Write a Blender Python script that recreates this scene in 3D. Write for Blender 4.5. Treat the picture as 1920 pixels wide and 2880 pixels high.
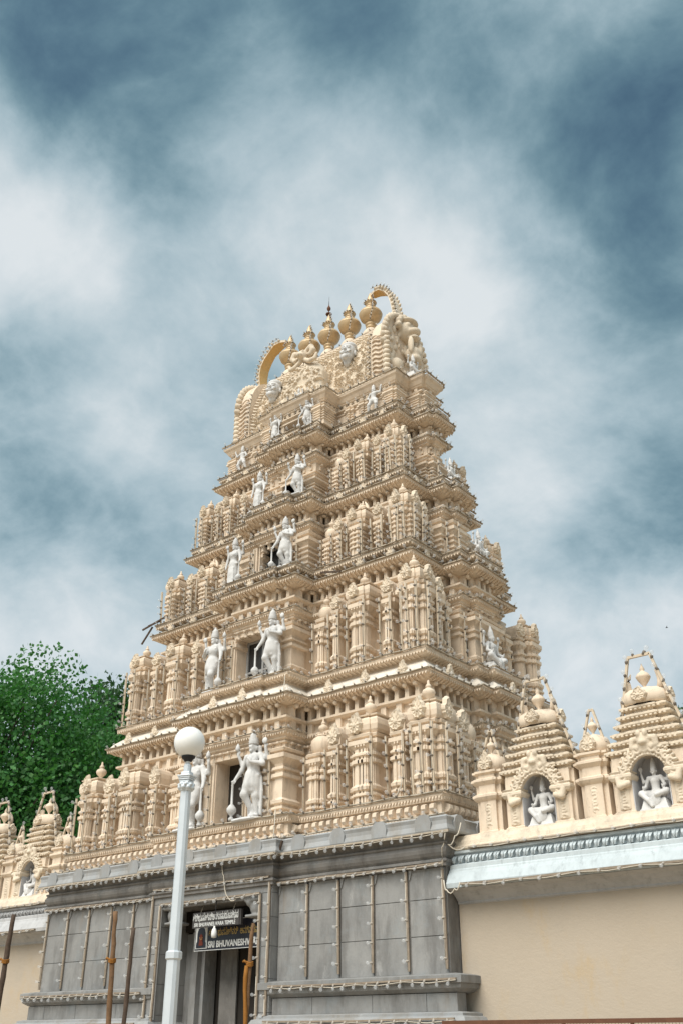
import bpy, math, random
import numpy as np
from mathutils import Matrix, Vector

for o in list(bpy.data.objects): bpy.data.objects.remove(o)
scene = bpy.context.scene
COL = scene.collection
R = math.radians
random.seed(7)
rng = np.random.default_rng(7)

# ------------------------------------------------------------------ camera
CAM = Vector((16.6764, -19.6733, 1.6)); YAW = .6876; PITCH = .4926
cam_d = bpy.data.cameras.new('camera'); cam = bpy.data.objects.new('camera', cam_d); COL.objects.link(cam)
cam_d.sensor_fit = 'HORIZONTAL'; cam_d.sensor_width = 36; cam_d.lens = 2777.4 / 1920 * 36
cam_d.clip_start = .1; cam_d.clip_end = 3000
cam.location = CAM; cam.rotation_euler = (R(90) + PITCH, 0, YAW)
scene.camera = cam

# ------------------------------------------------------------------ world: cloudy sky
SKYB = [(-0.171, 0.651, 0.74, -0.176), (-0.394, 0.66, 0.64, 0.16), (-0.481, 0.349, 0.804, -0.201), (-0.414, 0.82, 0.396, 0.181), (-0.27, 0.525, 0.807, -0.163), (-0.221, 0.731, 0.645, -0.08), (-0.635, 0.365, 0.681, 0.202), (-0.567, 0.258, 0.782, -0.221), (-0.369, 0.45, 0.813, -0.181), (-0.794, 0.49, 0.359, 0.308), (-0.405, 0.743, 0.533, -0.116), (-0.576, 0.39, 0.718, -0.187), (-0.495, 0.547, 0.675, 0.226), (-0.728, 0.411, 0.549, -0.085), (-0.417, 0.853, 0.315, 0.189), (-0.144, 0.606, 0.782, -0.273), (-0.605, 0.48, 0.635, -0.138), (-0.672, 0.492, 0.553, 0.065), (-0.28, 0.642, 0.714, -0.12), (-0.753, 0.512, 0.414, -0.199), (-0.301, 0.841, 0.449, -0.204), (-0.506, 0.469, 0.724, -0.11), (-0.317, 0.876, 0.365, 0.255), (-0.403, 0.775, 0.486, 0.206), (-0.741, 0.576, 0.344, 0.104), (-0.708, 0.502, 0.496, 0.175), (-0.35, 0.775, 0.526, 0.194), (-0.25, 0.76, 0.601, -0.147), (-0.302, 0.57, 0.764, -0.132), (-0.419, 0.588, 0.692, 0.077), (-0.404, 0.492, 0.771, -0.089), (-0.345, 0.888, 0.305, -0.131), (-0.2, 0.697, 0.688, -0.169), (-0.562, 0.322, 0.762, -0.117), (-0.638, 0.407, 0.654, 0.192), (-0.654, 0.321, 0.686, 0.127), (-0.708, 0.39, 0.589, -0.134), (-0.354, 0.641, 0.681, 0.149), (-0.771, 0.459, 0.442, -0.071), (-0.412, 0.689, 0.596, 0.097), (-0.376, 0.826, 0.42, -0.154), (-0.709, 0.554, 0.435, -0.095), (-0.668, 0.564, 0.485, 0.058), (-0.599, 0.524, 0.605, -0.062)]
SUN_EL, SUN_AZ = R(52), R(177)      # azimuth clockwise from +Y: 177 = straight in front of the facade
w = bpy.data.worlds.new('World'); scene.world = w; w.use_nodes = True
nt = w.node_tree; nt.nodes.clear()
def nn(t, **k):
    n = nt.nodes.new(t)
    for a, b in k.items(): setattr(n, a, b)
    return n
def wl(a, b): nt.links.new(a, b)
def wmath(op, a, b=None, c=None, clamp=False):
    n = nn('ShaderNodeMath', operation=op, use_clamp=clamp)
    for i, v in enumerate((a, b, c)):
        if v is None: continue
        if isinstance(v, (int, float)): n.inputs[i].default_value = v
        else: wl(v, n.inputs[i])
    return n.outputs[0]
tc = nn('ShaderNodeTexCoord')
# coordinates on a flat cloud deck, so that clouds bunch up towards the horizon
sx = nn('ShaderNodeSeparateXYZ'); wl(tc.outputs['Generated'], sx.inputs[0])
inv = wmath('DIVIDE', 1., wmath('ADD', wmath('MAXIMUM', sx.outputs['Z'], 0.), .55))
deck = nn('ShaderNodeCombineXYZ'); wl(wmath('MULTIPLY', sx.outputs['X'], inv), deck.inputs[0]); wl(wmath('MULTIPLY', sx.outputs['Y'], inv), deck.inputs[1])
def fbm(scale, detail, rough, dist=0., off=0.):
    m = nn('ShaderNodeMapping'); m.inputs['Location'].default_value = (off, off * .7, off * .3); wl(deck.outputs[0], m.inputs[0])
    n = nn('ShaderNodeTexNoise'); n.inputs['Scale'].default_value = scale; n.inputs['Detail'].default_value = detail; n.inputs['Roughness'].default_value = rough; n.inputs['Distortion'].default_value = dist
    wl(m.outputs[0], n.inputs['Vector']); return n
# warp the direction a little so that cloud edges turn ragged
nz = fbm(5., 7, .55)
sub = nn('ShaderNodeVectorMath', operation='SUBTRACT'); wl(nz.outputs['Color'], sub.inputs[0]); sub.inputs[1].default_value = (.5, .5, .5)
scl = nn('ShaderNodeVectorMath', operation='SCALE'); wl(sub.outputs[0], scl.inputs[0]); scl.inputs['Scale'].default_value = .16
add = nn('ShaderNodeVectorMath', operation='ADD'); wl(tc.outputs['Generated'], add.inputs[0]); wl(scl.outputs[0], add.inputs[1])
nrm = nn('ShaderNodeVectorMath', operation='NORMALIZE'); wl(add.outputs[0], nrm.inputs[0])
acc = None
for (x, y, z, a) in SKYB:                       # the cloud masses of the sky, each a soft lump in its own direction
    d = nn('ShaderNodeVectorMath', operation='DOT_PRODUCT'); wl(nrm.outputs[0], d.inputs[0]); d.inputs[1].default_value = (x, y, z)
    e = wmath('EXPONENT', wmath('MULTIPLY_ADD', d.outputs['Value'], 260., -260.))
    acc = wmath('MULTIPLY', e, a) if acc is None else wmath('MULTIPLY_ADD', e, a, acc)
n2 = fbm(4.6, 9, .6, .2, 12.3); n3 = fbm(9., 6, .55, .4, 8.2)
rid = wmath('POWER', wmath('SUBTRACT', 1., wmath('ABSOLUTE', wmath('MULTIPLY_ADD', n3.outputs['Fac'], 4., -2.)), clamp=True), 2.)
val = wmath('ADD', wmath('MULTIPLY_ADD', acc, 1.0, .625), wmath('MULTIPLY_ADD', n2.outputs['Fac'], 1.1, -.57))
val = wmath('MULTIPLY_ADD', rid, .07, val)
ramp = nn('ShaderNodeValToRGB'); wl(val, ramp.inputs['Fac'])
def s2l(c): return tuple(((v / 255) / 12.92 if v <= 10 else ((v / 255 + .055) / 1.055) ** 2.4) for v in c)
cr = ramp.color_ramp; cr.interpolation = 'B_SPLINE'
stops = [(0.0, (54, 82, 105)), (.2, (78, 108, 129)), (.4, (112, 146, 158)), (.6, (170, 193, 202)), (.8, (204, 217, 222)), (1.0, (233, 238, 240))]
while len(cr.elements) < len(stops): cr.elements.new(.5)
for e, (p, c) in zip(cr.elements, stops): e.position = p; e.color = (*s2l(c), 1)
sky = nn('ShaderNodeTexSky', sky_type='NISHITA', sun_disc=False, sun_elevation=SUN_EL, sun_rotation=SUN_AZ, altitude=700, dust_density=2.)
bg1 = nn('ShaderNodeBackground'); wl(sky.outputs[0], bg1.inputs['Color']); bg1.inputs['Strength'].default_value = .05
bg2 = nn('ShaderNodeBackground'); wl(ramp.outputs['Color'], bg2.inputs['Color']); bg2.inputs['Strength'].default_value = .326
mx = nn('ShaderNodeMixShader'); mx.inputs[0].default_value = .93       # a nearly closed cloud deck, a little blue through it
wl(bg1.outputs[0], mx.inputs[1]); wl(bg2.outputs[0], mx.inputs[2])
wo = nn('ShaderNodeOutputWorld'); wl(mx.outputs[0], wo.inputs['Surface'])

# ------------------------------------------------------------------ sun behind thin cloud
sd = bpy.data.lights.new('sun', 'SUN'); so = bpy.data.objects.new('sun', sd); COL.objects.link(so)
sd.energy = 1.5; sd.angle = R(44); sd.color = (1, .95, .87)
sun_dir = Vector((math.sin(SUN_AZ) * math.cos(SUN_EL), math.cos(SUN_AZ) * math.cos(SUN_EL), math.sin(SUN_EL)))
so.rotation_euler = sun_dir.to_track_quat('Z', 'Y').to_euler(); so.location = (0, -30, 40)
scene.view_settings.view_transform = 'Standard'; scene.view_settings.look = 'None'
scene.view_settings.exposure = 1.6; scene.view_settings.gamma = 1; scene.view_settings.use_curve_mapping = False
scene.render.engine = 'CYCLES'

# ------------------------------------------------------------------ materials
class NT:
    def __init__(s, name):
        s.m = bpy.data.materials.new(name); s.m.use_nodes = True; s.t = s.m.node_tree; s.b = s.t.nodes['Principled BSDF']
        s.tc = s.n('ShaderNodeTexCoord'); s.geo = s.n('ShaderNodeNewGeometry'); s.pos = s.geo.outputs['Position']
    def n(s, t, **k):
        n = s.t.nodes.new(t)
        for a, b in k.items(): setattr(n, a, b)
        return n
    def l(s, a, b): s.t.links.new(a, b)
    def noise(s, scale, detail=4, rough=.6, vec=None, stretch=None):
        n = s.n('ShaderNodeTexNoise'); n.inputs['Scale'].default_value = scale; n.inputs['Detail'].default_value = detail; n.inputs['Roughness'].default_value = rough
        v = vec or s.pos
        if stretch:
            m = s.n('ShaderNodeMapping'); m.inputs['Scale'].default_value = stretch; s.l(v, m.inputs[0]); v = m.outputs[0]
        s.l(v, n.inputs['Vector']); return n.outputs['Fac']
    def math(s, op, a, b=None, c=None, clamp=False):
        n = s.n('ShaderNodeMath', operation=op, use_clamp=clamp)
        for i, v in enumerate((a, b, c)):
            if v is None: continue
            if isinstance(v, (int, float)): n.inputs[i].default_value = v
            else: s.l(v, n.inputs[i])
        return n.outputs[0]
    def ss(s, v, lo, hi):
        n = s.n('ShaderNodeMapRange', interpolation_type='SMOOTHSTEP'); s.l(v, n.inputs[0]); n.inputs[1].default_value = lo; n.inputs[2].default_value = hi; return n.outputs[0]
    def mix(s, f, a, b):
        n = s.n('ShaderNodeMix', data_type='RGBA')
        for i, v in ((0, f), (6, a), (7, b)):
            if isinstance(v, (int, float)): n.inputs[i].default_value = v
            elif isinstance(v, tuple): n.inputs[i].default_value = (*v, 1)
            else: s.l(v, n.inputs[i])
        return n.outputs[2]
    def bump(s, h, st=.3, dist=.02):
        n = s.n('ShaderNodeBump'); n.inputs['Strength'].default_value = st; n.inputs['Distance'].default_value = dist; s.l(h, n.inputs['Height']); s.l(n.outputs[0], s.b.inputs['Normal'])
    def col(s, c):
        if isinstance(c, tuple): s.b.inputs['Base Color'].default_value = (*c, 1)
        else: s.l(c, s.b.inputs['Base Color'])
    def set(s, rough=.8, metal=0, spec=.3):
        s.b.inputs['Roughness'].default_value = rough; s.b.inputs['Metallic'].default_value = metal; s.b.inputs['Specular IOR Level'].default_value = spec
M = {}
def plaster(name, c1, c2, grime=(.16, .135, .11), gamt=.75, up=True, bst=.25, lo=.47, rnd=0.):
    k = NT(name)
    base = k.mix(k.noise(1.3, 5), c1, c2)
    if rnd: base = k.mix(k.math('MULTIPLY', k.n('ShaderNodeObjectInfo').outputs['Random'], rnd), base, tuple(v * .62 for v in c1))
    base = k.mix(k.math('MULTIPLY', k.ss(k.noise(4, 8, .75, stretch=(1, 1, .5)), .42, .72), .6), base, tuple(v * .74 for v in c1))
    base = k.mix(k.math('MULTIPLY', k.ss(k.noise(9, 6, .8), .56, .72), .4), base, grime)
    dr = k.ss(k.noise(3.2, 7, .72, stretch=(1.6, 1.6, .16)), .53, .70); base = k.mix(k.math('MULTIPLY', dr, .5 if up else 0.), base, tuple(v * .45 for v in c1))
    g = k.ss(k.noise(2.1, 8, .72, stretch=(1, 1, .45)), lo, lo + .25)
    if up:
        sx = k.n('ShaderNodeSeparateXYZ'); k.l(k.geo.outputs['Normal'], sx.inputs[0])
        u = k.ss(sx.outputs['Z'], .35, .9)
        f = k.math('MULTIPLY', g, k.math('MULTIPLY_ADD', u, gamt, .2))
    else: f = k.math('MULTIPLY', g, gamt * .4)
    base = k.mix(f, base, grime)
    k.col(base); k.set(.85, 0, .2); k.bump(k.noise(34, 4, .7), bst, .012); M[name] = k.m
plaster('cream', (.725, .59, .455), (.785, .67, .535), rnd=.13)
plaster('cream_carved', (.68, .575, .445), (.755, .655, .525), grime=(.17, .145, .12), gamt=.7, bst=.8, lo=.46)
plaster('white', (.60, .595, .585), (.665, .66, .65), grime=(.28, .27, .26), gamt=.5, bst=.45)
plaster('niche_white', (.50, .50, .515), (.56, .56, .57), grime=(.45, .36, .25), gamt=.4, bst=.1)
plaster('blue_white', (.485, .545, .57), (.54, .595, .615), grime=(.25, .27, .28), gamt=.4, bst=.1)
plaster('pale_white', (.43, .435, .44), (.49, .492, .495), grime=(.3, .3, .3), gamt=.4, bst=.1)
plaster('cream_pale_lit', (.68, .615, .53), (.74, .68, .595), gamt=.3, lo=.55)  # paler cream for the first eave slope, its upward-facing brightness painted in
plaster('ledge_dirt', (.50, .42, .33), (.66, .55, .42), grime=(.11, .095, .08), gamt=.85, bst=.6, lo=.36)
def stone(name, c1, c2, dark):
    k = NT(name); oi = k.n('ShaderNodeObjectInfo')
    base = k.mix(k.ss(k.noise(1.5, 7, .7), .36, .64), c1, c2)
    base = k.mix(k.math('MULTIPLY', oi.outputs['Random'], .35), base, tuple(v * .7 for v in c1))
    st = k.ss(k.noise(2.4, 7, .7, stretch=(1, 1, .25)), .44, .70)
    base = k.mix(k.math('MULTIPLY', st, .7), base, dark)
    bl = k.ss(k.noise(1.9, 6, .7, vec=k.tc.outputs['Object']), .5, .7); base = k.mix(k.math('MULTIPLY', bl, .35), base, (c2[0] * .85, c2[1] * .98, c2[2] * 1.08))
    pl = k.ss(k.noise(3.3, 7, .75, stretch=(1, 1, .4)), .57, .72)
    base = k.mix(k.math('MULTIPLY', pl, .5), base, tuple(min(1, v * 1.45) for v in c2))
    br = k.ss(k.noise(1.3, 6, .7, stretch=(1.6, 1.6, .3)), .58, .75); base = k.mix(k.math('MULTIPLY', br, .45), base, (.21, .155, .10))
    k.col(base); k.set(.75, 0, .3); k.bump(k.noise(22, 5, .7), .35, .012); M[name] = k.m
stone('stone', (.24, .24, .236), (.30, .298, .29), (.13, .126, .12))
stone('stone_dark', (.17, .162, .153), (.235, .225, .212), (.06, .056, .05))
stone('slab_paint', (.30, .307, .31), (.35, .357, .36), (.24, .22, .19))
def simple(name, c, rough=.7, metal=0, spec=.3, var=.15, sc=9, bst=0):
    k = NT(name); k.col(k.mix(k.noise(sc, 5), tuple(v * (1 - var) for v in c), tuple(min(1, v * (1 + var)) for v in c))); k.set(rough, metal, spec)
    if bst: k.bump(k.noise(sc * 3, 4), bst, .01)
    M[name] = k.m
k = NT('beige_wall')
b = k.mix(k.noise(.9, 5), (.44, .375, .295), (.48, .415, .335))
b = k.mix(k.math('MULTIPLY', k.ss(k.noise(1.7, 6, .7, stretch=(1, 1, .5)), .52, .75), .5), b, (.48, .35, .19))
b = k.mix(k.math('MULTIPLY', k.ss(k.noise(.6, 5, .6), .5, .75), .4), b, (.33, .30, .26))
k.col(b); k.set(.85, 0, .2); k.bump(k.noise(7, 8, .8, stretch=(1, 1, 1.6)), .35, .025); M['beige_wall'] = k.m
simple('gold', (.56, .41, .24), .45, .25, .5, .3, 6, .15)
simple('gold_inner', (.72, .46, .18), .5, .3, .4, .2, 12)
simple('batten', (.56, .47, .36), .8, 0, .2, .3, 14)
simple('batten_mid', (.40, .34, .265), .85, 0, .2, .4, 10)
simple('batten_dark', (.27, .22, .17), .85, 0, .2, .45, 10)
simple('holder_pale', (.36, .325, .28), .6, 0, .3, .3, 5)
simple('dark_wood', (.085, .06, .045), .85, 0, .2, .5, 11, .5)
simple('pole_wood', (.17, .10, .055), .85, 0, .2, .55, 9, .6)
simple('cloth_orange', (.27, .12, .03), .9, 0, .1, .3, 14, .4)
simple('wire', (.55, .50, .42), .7)
simple('holder', (.19, .165, .14), .6, 0, .3, .5, 3)
simple('silver', (.60, .645, .68), .38, .15, .5, .12, 7, .06)
simple('black_iron', (.02, .02, .022), .5)
simple('painted_dark', (.028, .024, .02), .8)  # near-black: unlit depth of the openings put into the colour
simple('window_glass', (.03, .032, .033), .2, 0, .5)
simple('sign_black', (.016, .017, .026), .35, 0, .5)
simple('sign_grey', (.06, .055, .053), .5, 0, .4)
simple('text_white', (.62, .63, .62), .6)
simple('text_yellow', (.50, .36, .14), .6)
simple('portrait_red', (.16, .035, .02), .6)
simple('rust', (.13, .06, .035), .8, 0, .3, .4, 6, .3)
simple('bark', (.06, .05, .04), .9, 0, .2, .4, 5, .8)
simple('antenna', (.13, .13, .14), .5, .4)
simple('earth', (.36, .29, .21), .95, 0, .1, .3, 1.2, .4)
simple('bird', (.02, .02, .02), .9)
simple('lamp_plastic', (.75, .75, .74), .4)
k = NT('opal'); k.col((.82, .82, .80)); k.set(.28, 0, .5); k.b.inputs['Subsurface Weight'].default_value = .5; k.b.inputs['Subsurface Radius'].default_value = (.1, .1, .1); M['opal'] = k.m
k = NT('bulb_glass'); k.col((.8, .82, .84)); k.set(.06, 0, .5)
_t = k.n('ShaderNodeBsdfTransparent'); _m = k.n('ShaderNodeMixShader'); _m.inputs[0].default_value = .22
k.l(_t.outputs[0], _m.inputs[1]); k.l(k.b.outputs[0], _m.inputs[2]); k.l(_m.outputs[0], k.t.nodes['Material Output'].inputs['Surface']); M['bulb_glass'] = k.m
def leafmat(name, c1, c2):
    k = NT(name); oi = k.n('ShaderNodeObjectInfo')
    k.col(k.mix(k.math('MULTIPLY', k.ss(k.noise(2.2, 4), .5, .72), .55), k.mix(k.ss(k.noise(.7, 4), .35, .65), c1, c2), (c2[0] * 1.7, c2[1] * 1.15, c2[2]))); k.set(.55, 0, .35)
    tr = k.n('ShaderNodeBsdfTranslucent'); tr.inputs[0].default_value = (c2[0] * .9, c2[1] * 1.3, c2[2] * .6, 1)
    mxn = k.n('ShaderNodeMixShader'); mxn.inputs[0].default_value = .25
    out = k.t.nodes['Material Output']; k.l(k.b.outputs[0], mxn.inputs[1]); k.l(tr.outputs[0], mxn.inputs[2]); k.l(mxn.outputs[0], out.inputs['Surface']); M[name] = k.m
leafmat('leaf', (.026, .10, .03), (.07, .22, .055))
leafmat('leaf_dark', (.022, .06, .027), (.055, .12, .05))

# ------------------------------------------------------------------ mesh builder
class MB:
    def __init__(s): s.v = []; s.f = []; s.mi = []; s.sm = []
    def add(s, vs, fs, mi=0, sm=False, mat=None):
        b = len(s.v)
        if mat is not None: vs = [tuple(mat @ Vector(v)) for v in vs]
        s.v += [tuple(v) for v in vs]; s.f += [tuple(i + b for i in f) for f in fs]; s.mi += [mi] * len(fs); s.sm += [sm] * len(fs)
        return s
    def box(s, x0, x1, y0, y1, z0, z1, mi=0, mat=None):
        vs = [(x0, y0, z0), (x1, y0, z0), (x1, y1, z0), (x0, y1, z0), (x0, y0, z1), (x1, y0, z1), (x1, y1, z1), (x0, y1, z1)]
        return s.add(vs, [(3, 2, 1, 0), (4, 5, 6, 7), (0, 1, 5, 4), (1, 2, 6, 5), (2, 3, 7, 6), (3, 0, 4, 7)], mi, False, mat)
    def sweep(s, poly, prof, bot=True, top=True, mi=0, mat=None):
        vs = []
        for o, z in prof: vs += [(x, y, z) for x, y in offset(poly, o)]
        n = len(poly); fs = []
        for k in range(len(prof) - 1):
            for i in range(n):
                j = (i + 1) % n; fs.append((k * n + i, k * n + j, (k + 1) * n + j, (k + 1) * n + i))
        if bot: fs.append(tuple(range(n - 1, -1, -1)))
        if top: fs.append(tuple(range((len(prof) - 1) * n, len(prof) * n)))
        return s.add(vs, fs, mi, False, mat)
    def lathe(s, prof, n=12, mi=0, mat=None, sm=True, squash=1.):
        vs = []; fs = []
        for r, z in prof: vs += [(r * math.cos(2 * math.pi * i / n), r * squash * math.sin(2 * math.pi * i / n), z) for i in range(n)]
        for k in range(len(prof) - 1):
            for i in range(n):
                j = (i + 1) % n; fs.append((k * n + i, k * n + j, (k + 1) * n + j, (k + 1) * n + i))
        fs.append(tuple(range(n - 1, -1, -1))); fs.append(tuple(range((len(prof) - 1) * n, len(prof) * n)))
        return s.add(vs, fs, mi, sm, mat)
    def tube(s, pts, r, n=6, mi=0, sm=True):
        pts = [Vector(p) for p in pts]; rs = r if isinstance(r, (list, tuple)) else [r] * len(pts)
        vs = []; fs = []
        up = Vector((0, 0, 1))
        for i, p in enumerate(pts):
            t = (pts[min(i + 1, len(pts) - 1)] - pts[max(i - 1, 0)]).normalized()
            a = t.cross(up if abs(t.z) < .95 else Vector((1, 0, 0))).normalized(); b = a.cross(t)
            vs += [tuple(p + (a * math.cos(2 * math.pi * k / n) + b * math.sin(2 * math.pi * k / n)) * rs[i]) for k in range(n)]
        for i in range(len(pts) - 1):
            for k in range(n):
                j = (k + 1) % n; fs.append((i * n + j, i * n + k, (i + 1) * n + k, (i + 1) * n + j))
        fs.append(tuple(range(n))); fs.append(tuple(range((len(pts) - 1) * n + n - 1, (len(pts) - 1) * n - 1, -1)))
        return s.add(vs, fs, mi, sm)
    def bar(s, p, q, a, b, mi=0):                       # a square bar from p to q
        p = Vector(p); q = Vector(q); t = (q - p).normalized()
        u = t.cross(Vector((0, 0, 1)) if abs(t.z) < .95 else Vector((0, 1, 0))).normalized() * a / 2; v = u.cross(t).normalized() * b / 2
        vs = [p - u - v, p + u - v, p + u + v, p - u + v, q - u - v, q + u - v, q + u + v, q - u + v]
        return s.add(vs, [(3, 2, 1, 0), (4, 5, 6, 7), (0, 1, 5, 4), (1, 2, 6, 5), (2, 3, 7, 6), (3, 0, 4, 7)], mi)
    def ext(s, outline, y0, y1, mi=0, mat=None):        # an outline in the xz plane, given a depth in y
        n = len(outline); vs = [(x, y0, z) for x, z in outline] + [(x, y1, z) for x, z in outline]
        fs = [tuple(range(n)), tuple(range(2 * n - 1, n - 1, -1))] + [((i + 1) % n, i, n + i, n + (i + 1) % n) for i in range(n)]
        return s.add(vs, fs, mi, False, mat)
    def mesh(s, name, mats):
        me = bpy.data.meshes.new(name); me.from_pydata(s.v, [], s.f)
        for m in mats: me.materials.append(M[m] if isinstance(m, str) else m)
        me.polygons.foreach_set('material_index', s.mi); me.polygons.foreach_set('use_smooth', s.sm); me.update()
        return me
def offset(poly, o):
    n = len(poly); out = []
    for i in range(n):
        (ax, ay), (bx, by), (cx, cy) = poly[i - 1], poly[i], poly[(i + 1) % n]
        d1 = math.hypot(bx - ax, by - ay); d2 = math.hypot(cx - bx, cy - by)
        n1 = ((by - ay) / d1, -(bx - ax) / d1); n2 = ((cy - by) / d2, -(cx - bx) / d2)
        k = 1 + n1[0] * n2[0] + n1[1] * n2[1]
        out.append((bx + o * (n1[0] + n2[0]) / k, by + o * (n1[1] + n2[1]) / k))
    return out
def obj(name, mesh, parent=None, mat=None):
    o = bpy.data.objects.new(name, mesh); COL.objects.link(o)
    if parent is not None: o.parent = parent
    if mat is not None: o.matrix_local = mat
    return o
def tag(o, label, cat, group=None):
    o['label'] = label; o['category'] = cat
    if group: o['group'] = group
    return o
def empty(name, loc, label, cat, group=None):
    o = bpy.data.objects.new(name, None); COL.objects.link(o); o.location = loc; o.empty_display_size = .2
    return tag(o, label, cat, group)
def T(x, y, z, rz=0, s=1, sz=None):
    if not isinstance(s, tuple): s = (s, s, sz if sz else s)
    return Matrix.Translation((x, y, z)) @ Matrix.Rotation(rz, 4, 'Z') @ Matrix.Diagonal((*s, 1))

# many alike pieces of one thing: the 300 that show largest become parts, the rest one joined part
POOL = {}
def piece(thing, name, mesh, parent, mat): POOL.setdefault((thing.name, name), []).append((mesh, parent, mat))
def flush():
    for (tn, name), items in POOL.items():
        th = bpy.data.objects[tn]
        def key(it):
            p = it[2].translation; return (p - CAM).length / max(it[2].median_scale, 1e-3)
        if len(items) > 300: items.sort(key=key)
        for mesh, parent, mat in items[:300]: obj(name, mesh, parent, mat)
        rest = items[300:]
        if rest:
            vs = []; fs = []; base = 0; mats = rest[0][0].materials
            for mesh, parent, mat in rest:
                co = np.empty(len(mesh.vertices) * 3); mesh.vertices.foreach_get('co', co); co = co.reshape(-1, 3)
                m = np.array(mat); vs.append(co @ m[:3, :3].T + m[:3, 3])
                fs += [tuple(i + base for i in p.vertices) for p in mesh.polygons]; base += len(co)
            me = bpy.data.meshes.new(name); me.from_pydata(np.concatenate(vs).tolist(), [], fs)
            for m in mats: me.materials.append(m)
            o = obj(name + '_run', me, th); o['kind'] = 'stuff'

# ------------------------------------------------------------------ smooth sculpted shapes (signed distance + surface nets)
class Sdf:
    def __init__(s, lo, hi, h):
        s.lo = np.array(lo, float); s.h = h; n = np.ceil((np.array(hi) - s.lo) / h).astype(int) + 1; s.n = n
        s.D = np.full(n, .3, np.float32)
        s.ax = [s.lo[i] + h * np.arange(n[i]) for i in range(3)]
    def _win(s, a, b, m):
        sl = []
        for i in range(3):
            i0 = max(0, int((min(a[i], b[i]) - m - s.lo[i]) / s.h)); i1 = min(s.n[i], int((max(a[i], b[i]) + m - s.lo[i]) / s.h) + 2); sl.append(slice(i0, max(i0 + 1, i1)))
        g = np.meshgrid(*[s.ax[i][sl[i]] for i in range(3)], indexing='ij'); return tuple(sl), np.stack(g, -1)
    def _un(s, sl, d, k):
        o = s.D[sl]
        if k > 0:
            t = np.clip(.5 + .5 * (o - d) / k, 0, 1); s.D[sl] = o + (d - o) * t - k * t * (1 - t)
        else: s.D[sl] = np.minimum(o, d)
    def cap(s, a, b, ra, rb=None, k=.02):
        rb = ra if rb is None else rb; a = np.array(a, float); b = np.array(b, float)
        sl, p = s._win(a, b, max(ra, rb) + .05)
        ab = b - a; t = np.clip(((p - a) @ ab) / max(ab @ ab, 1e-9), 0, 1)
        d = np.linalg.norm(p - a - t[..., None] * ab, axis=-1) - (ra + (rb - ra) * t); s._un(sl, d, k); return s
    def chain(s, pts, rs, k=.02):
        for i in range(len(pts) - 1): s.cap(pts[i], pts[i + 1], rs[i], rs[i + 1], k)
        return s
    def ell(s, c, r, k=.02, sub=False):
        c = np.array(c, float); r = np.array(r, float); sl, p = s._win(c - r, c + r, .05)
        q = (p - c) / r; l = np.linalg.norm(q, axis=-1); d = (l - 1) * r.min() * (.5 + .5 * np.clip(l, .3, 1.6))
        if sub: s.D[sl] = np.maximum(s.D[sl], -d)
        else: s._un(sl, d, k)
        return s
    def box(s, c, r, k=.01, rd=.01):
        c = np.array(c, float); r = np.array(r, float); sl, p = s._win(c - r, c + r, .05)
        q = np.abs(p - c) - (r - rd); d = np.linalg.norm(np.maximum(q, 0), axis=-1) + np.minimum(q.max(-1), 0) - rd; s._un(sl, d, k); return s
    def mesh(s, name, mat):
        D = s.D; ins = D < 0; n = s.n
        c = sum((ins[i:n[0] - 1 + i, j:n[1] - 1 + j, k:n[2] - 1 + k].astype(np.int8) for i in (0, 1) for j in (0, 1) for k in (0, 1)))
        act = (c > 0) & (c < 8); idx = np.full(act.shape, -1); ijk = np.argwhere(act); idx[act] = np.arange(len(ijk))
        pos = np.zeros((len(ijk), 3)); cnt = np.zeros(len(ijk)); I, J, K = ijk.T
        corners = [(i, j, k) for i in (0, 1) for j in (0, 1) for k in (0, 1)]
        for a in corners:
            for ax in range(3):
                if a[ax]: continue
                b = list(a); b[ax] = 1
                da = D[I + a[0], J + a[1], K + a[2]]; db = D[I + b[0], J + b[1], K + b[2]]; m = (da < 0) != (db < 0)
                t = np.where(m, da / np.where(m, da - db, 1), 0); e = np.tile(np.array(a, float), (len(ijk), 1)); e[:, ax] += t
                pos[m] += e[m]; cnt[m] += 1
        pos = s.lo + s.h * (ijk + pos / cnt[:, None]); quads = []
        for ax in range(3):
            o1, o2 = [x for x in range(3) if x != ax]
            sh = [slice(1, -1)] * 3; sh[ax] = slice(0, -1); sh2 = list(sh); sh2[ax] = slice(1, None)
            A = ins[tuple(sh)]; B = ins[tuple(sh2)]
            e = np.argwhere(A != B); off = np.ones(3, int); off[ax] = 0; e = e + off
            fl = ins[e[:, 0], e[:, 1], e[:, 2]]
            def ix(d1, d2):
                q = e.copy(); q[:, o1] -= d1; q[:, o2] -= d2; return idx[q[:, 0], q[:, 1], q[:, 2]]
            q = np.stack([ix(1, 1), ix(0, 1), ix(0, 0), ix(1, 0)], -1)
            flip = fl if ax != 1 else ~fl
            q[~flip] = q[~flip][:, ::-1]; quads.append(q)
        q = np.concatenate(quads); q = q[(q >= 0).all(1)]
        me = bpy.data.meshes.new(name); me.from_pydata(pos.tolist(), [], q.tolist()); me.materials.append(M[mat])
        me.polygons.foreach_set('use_smooth', [True] * len(me.polygons)); me.update(); return me
# ================================================================== setting
gm = MB(); gm.add([(-400, -400, 0), (400, -400, 0), (400, 400, 0), (-400, 400, 0)], [(0, 1, 2, 3)])
g = obj('ground', gm.mesh('ground', ['earth'])); g['kind'] = 'structure'

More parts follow.
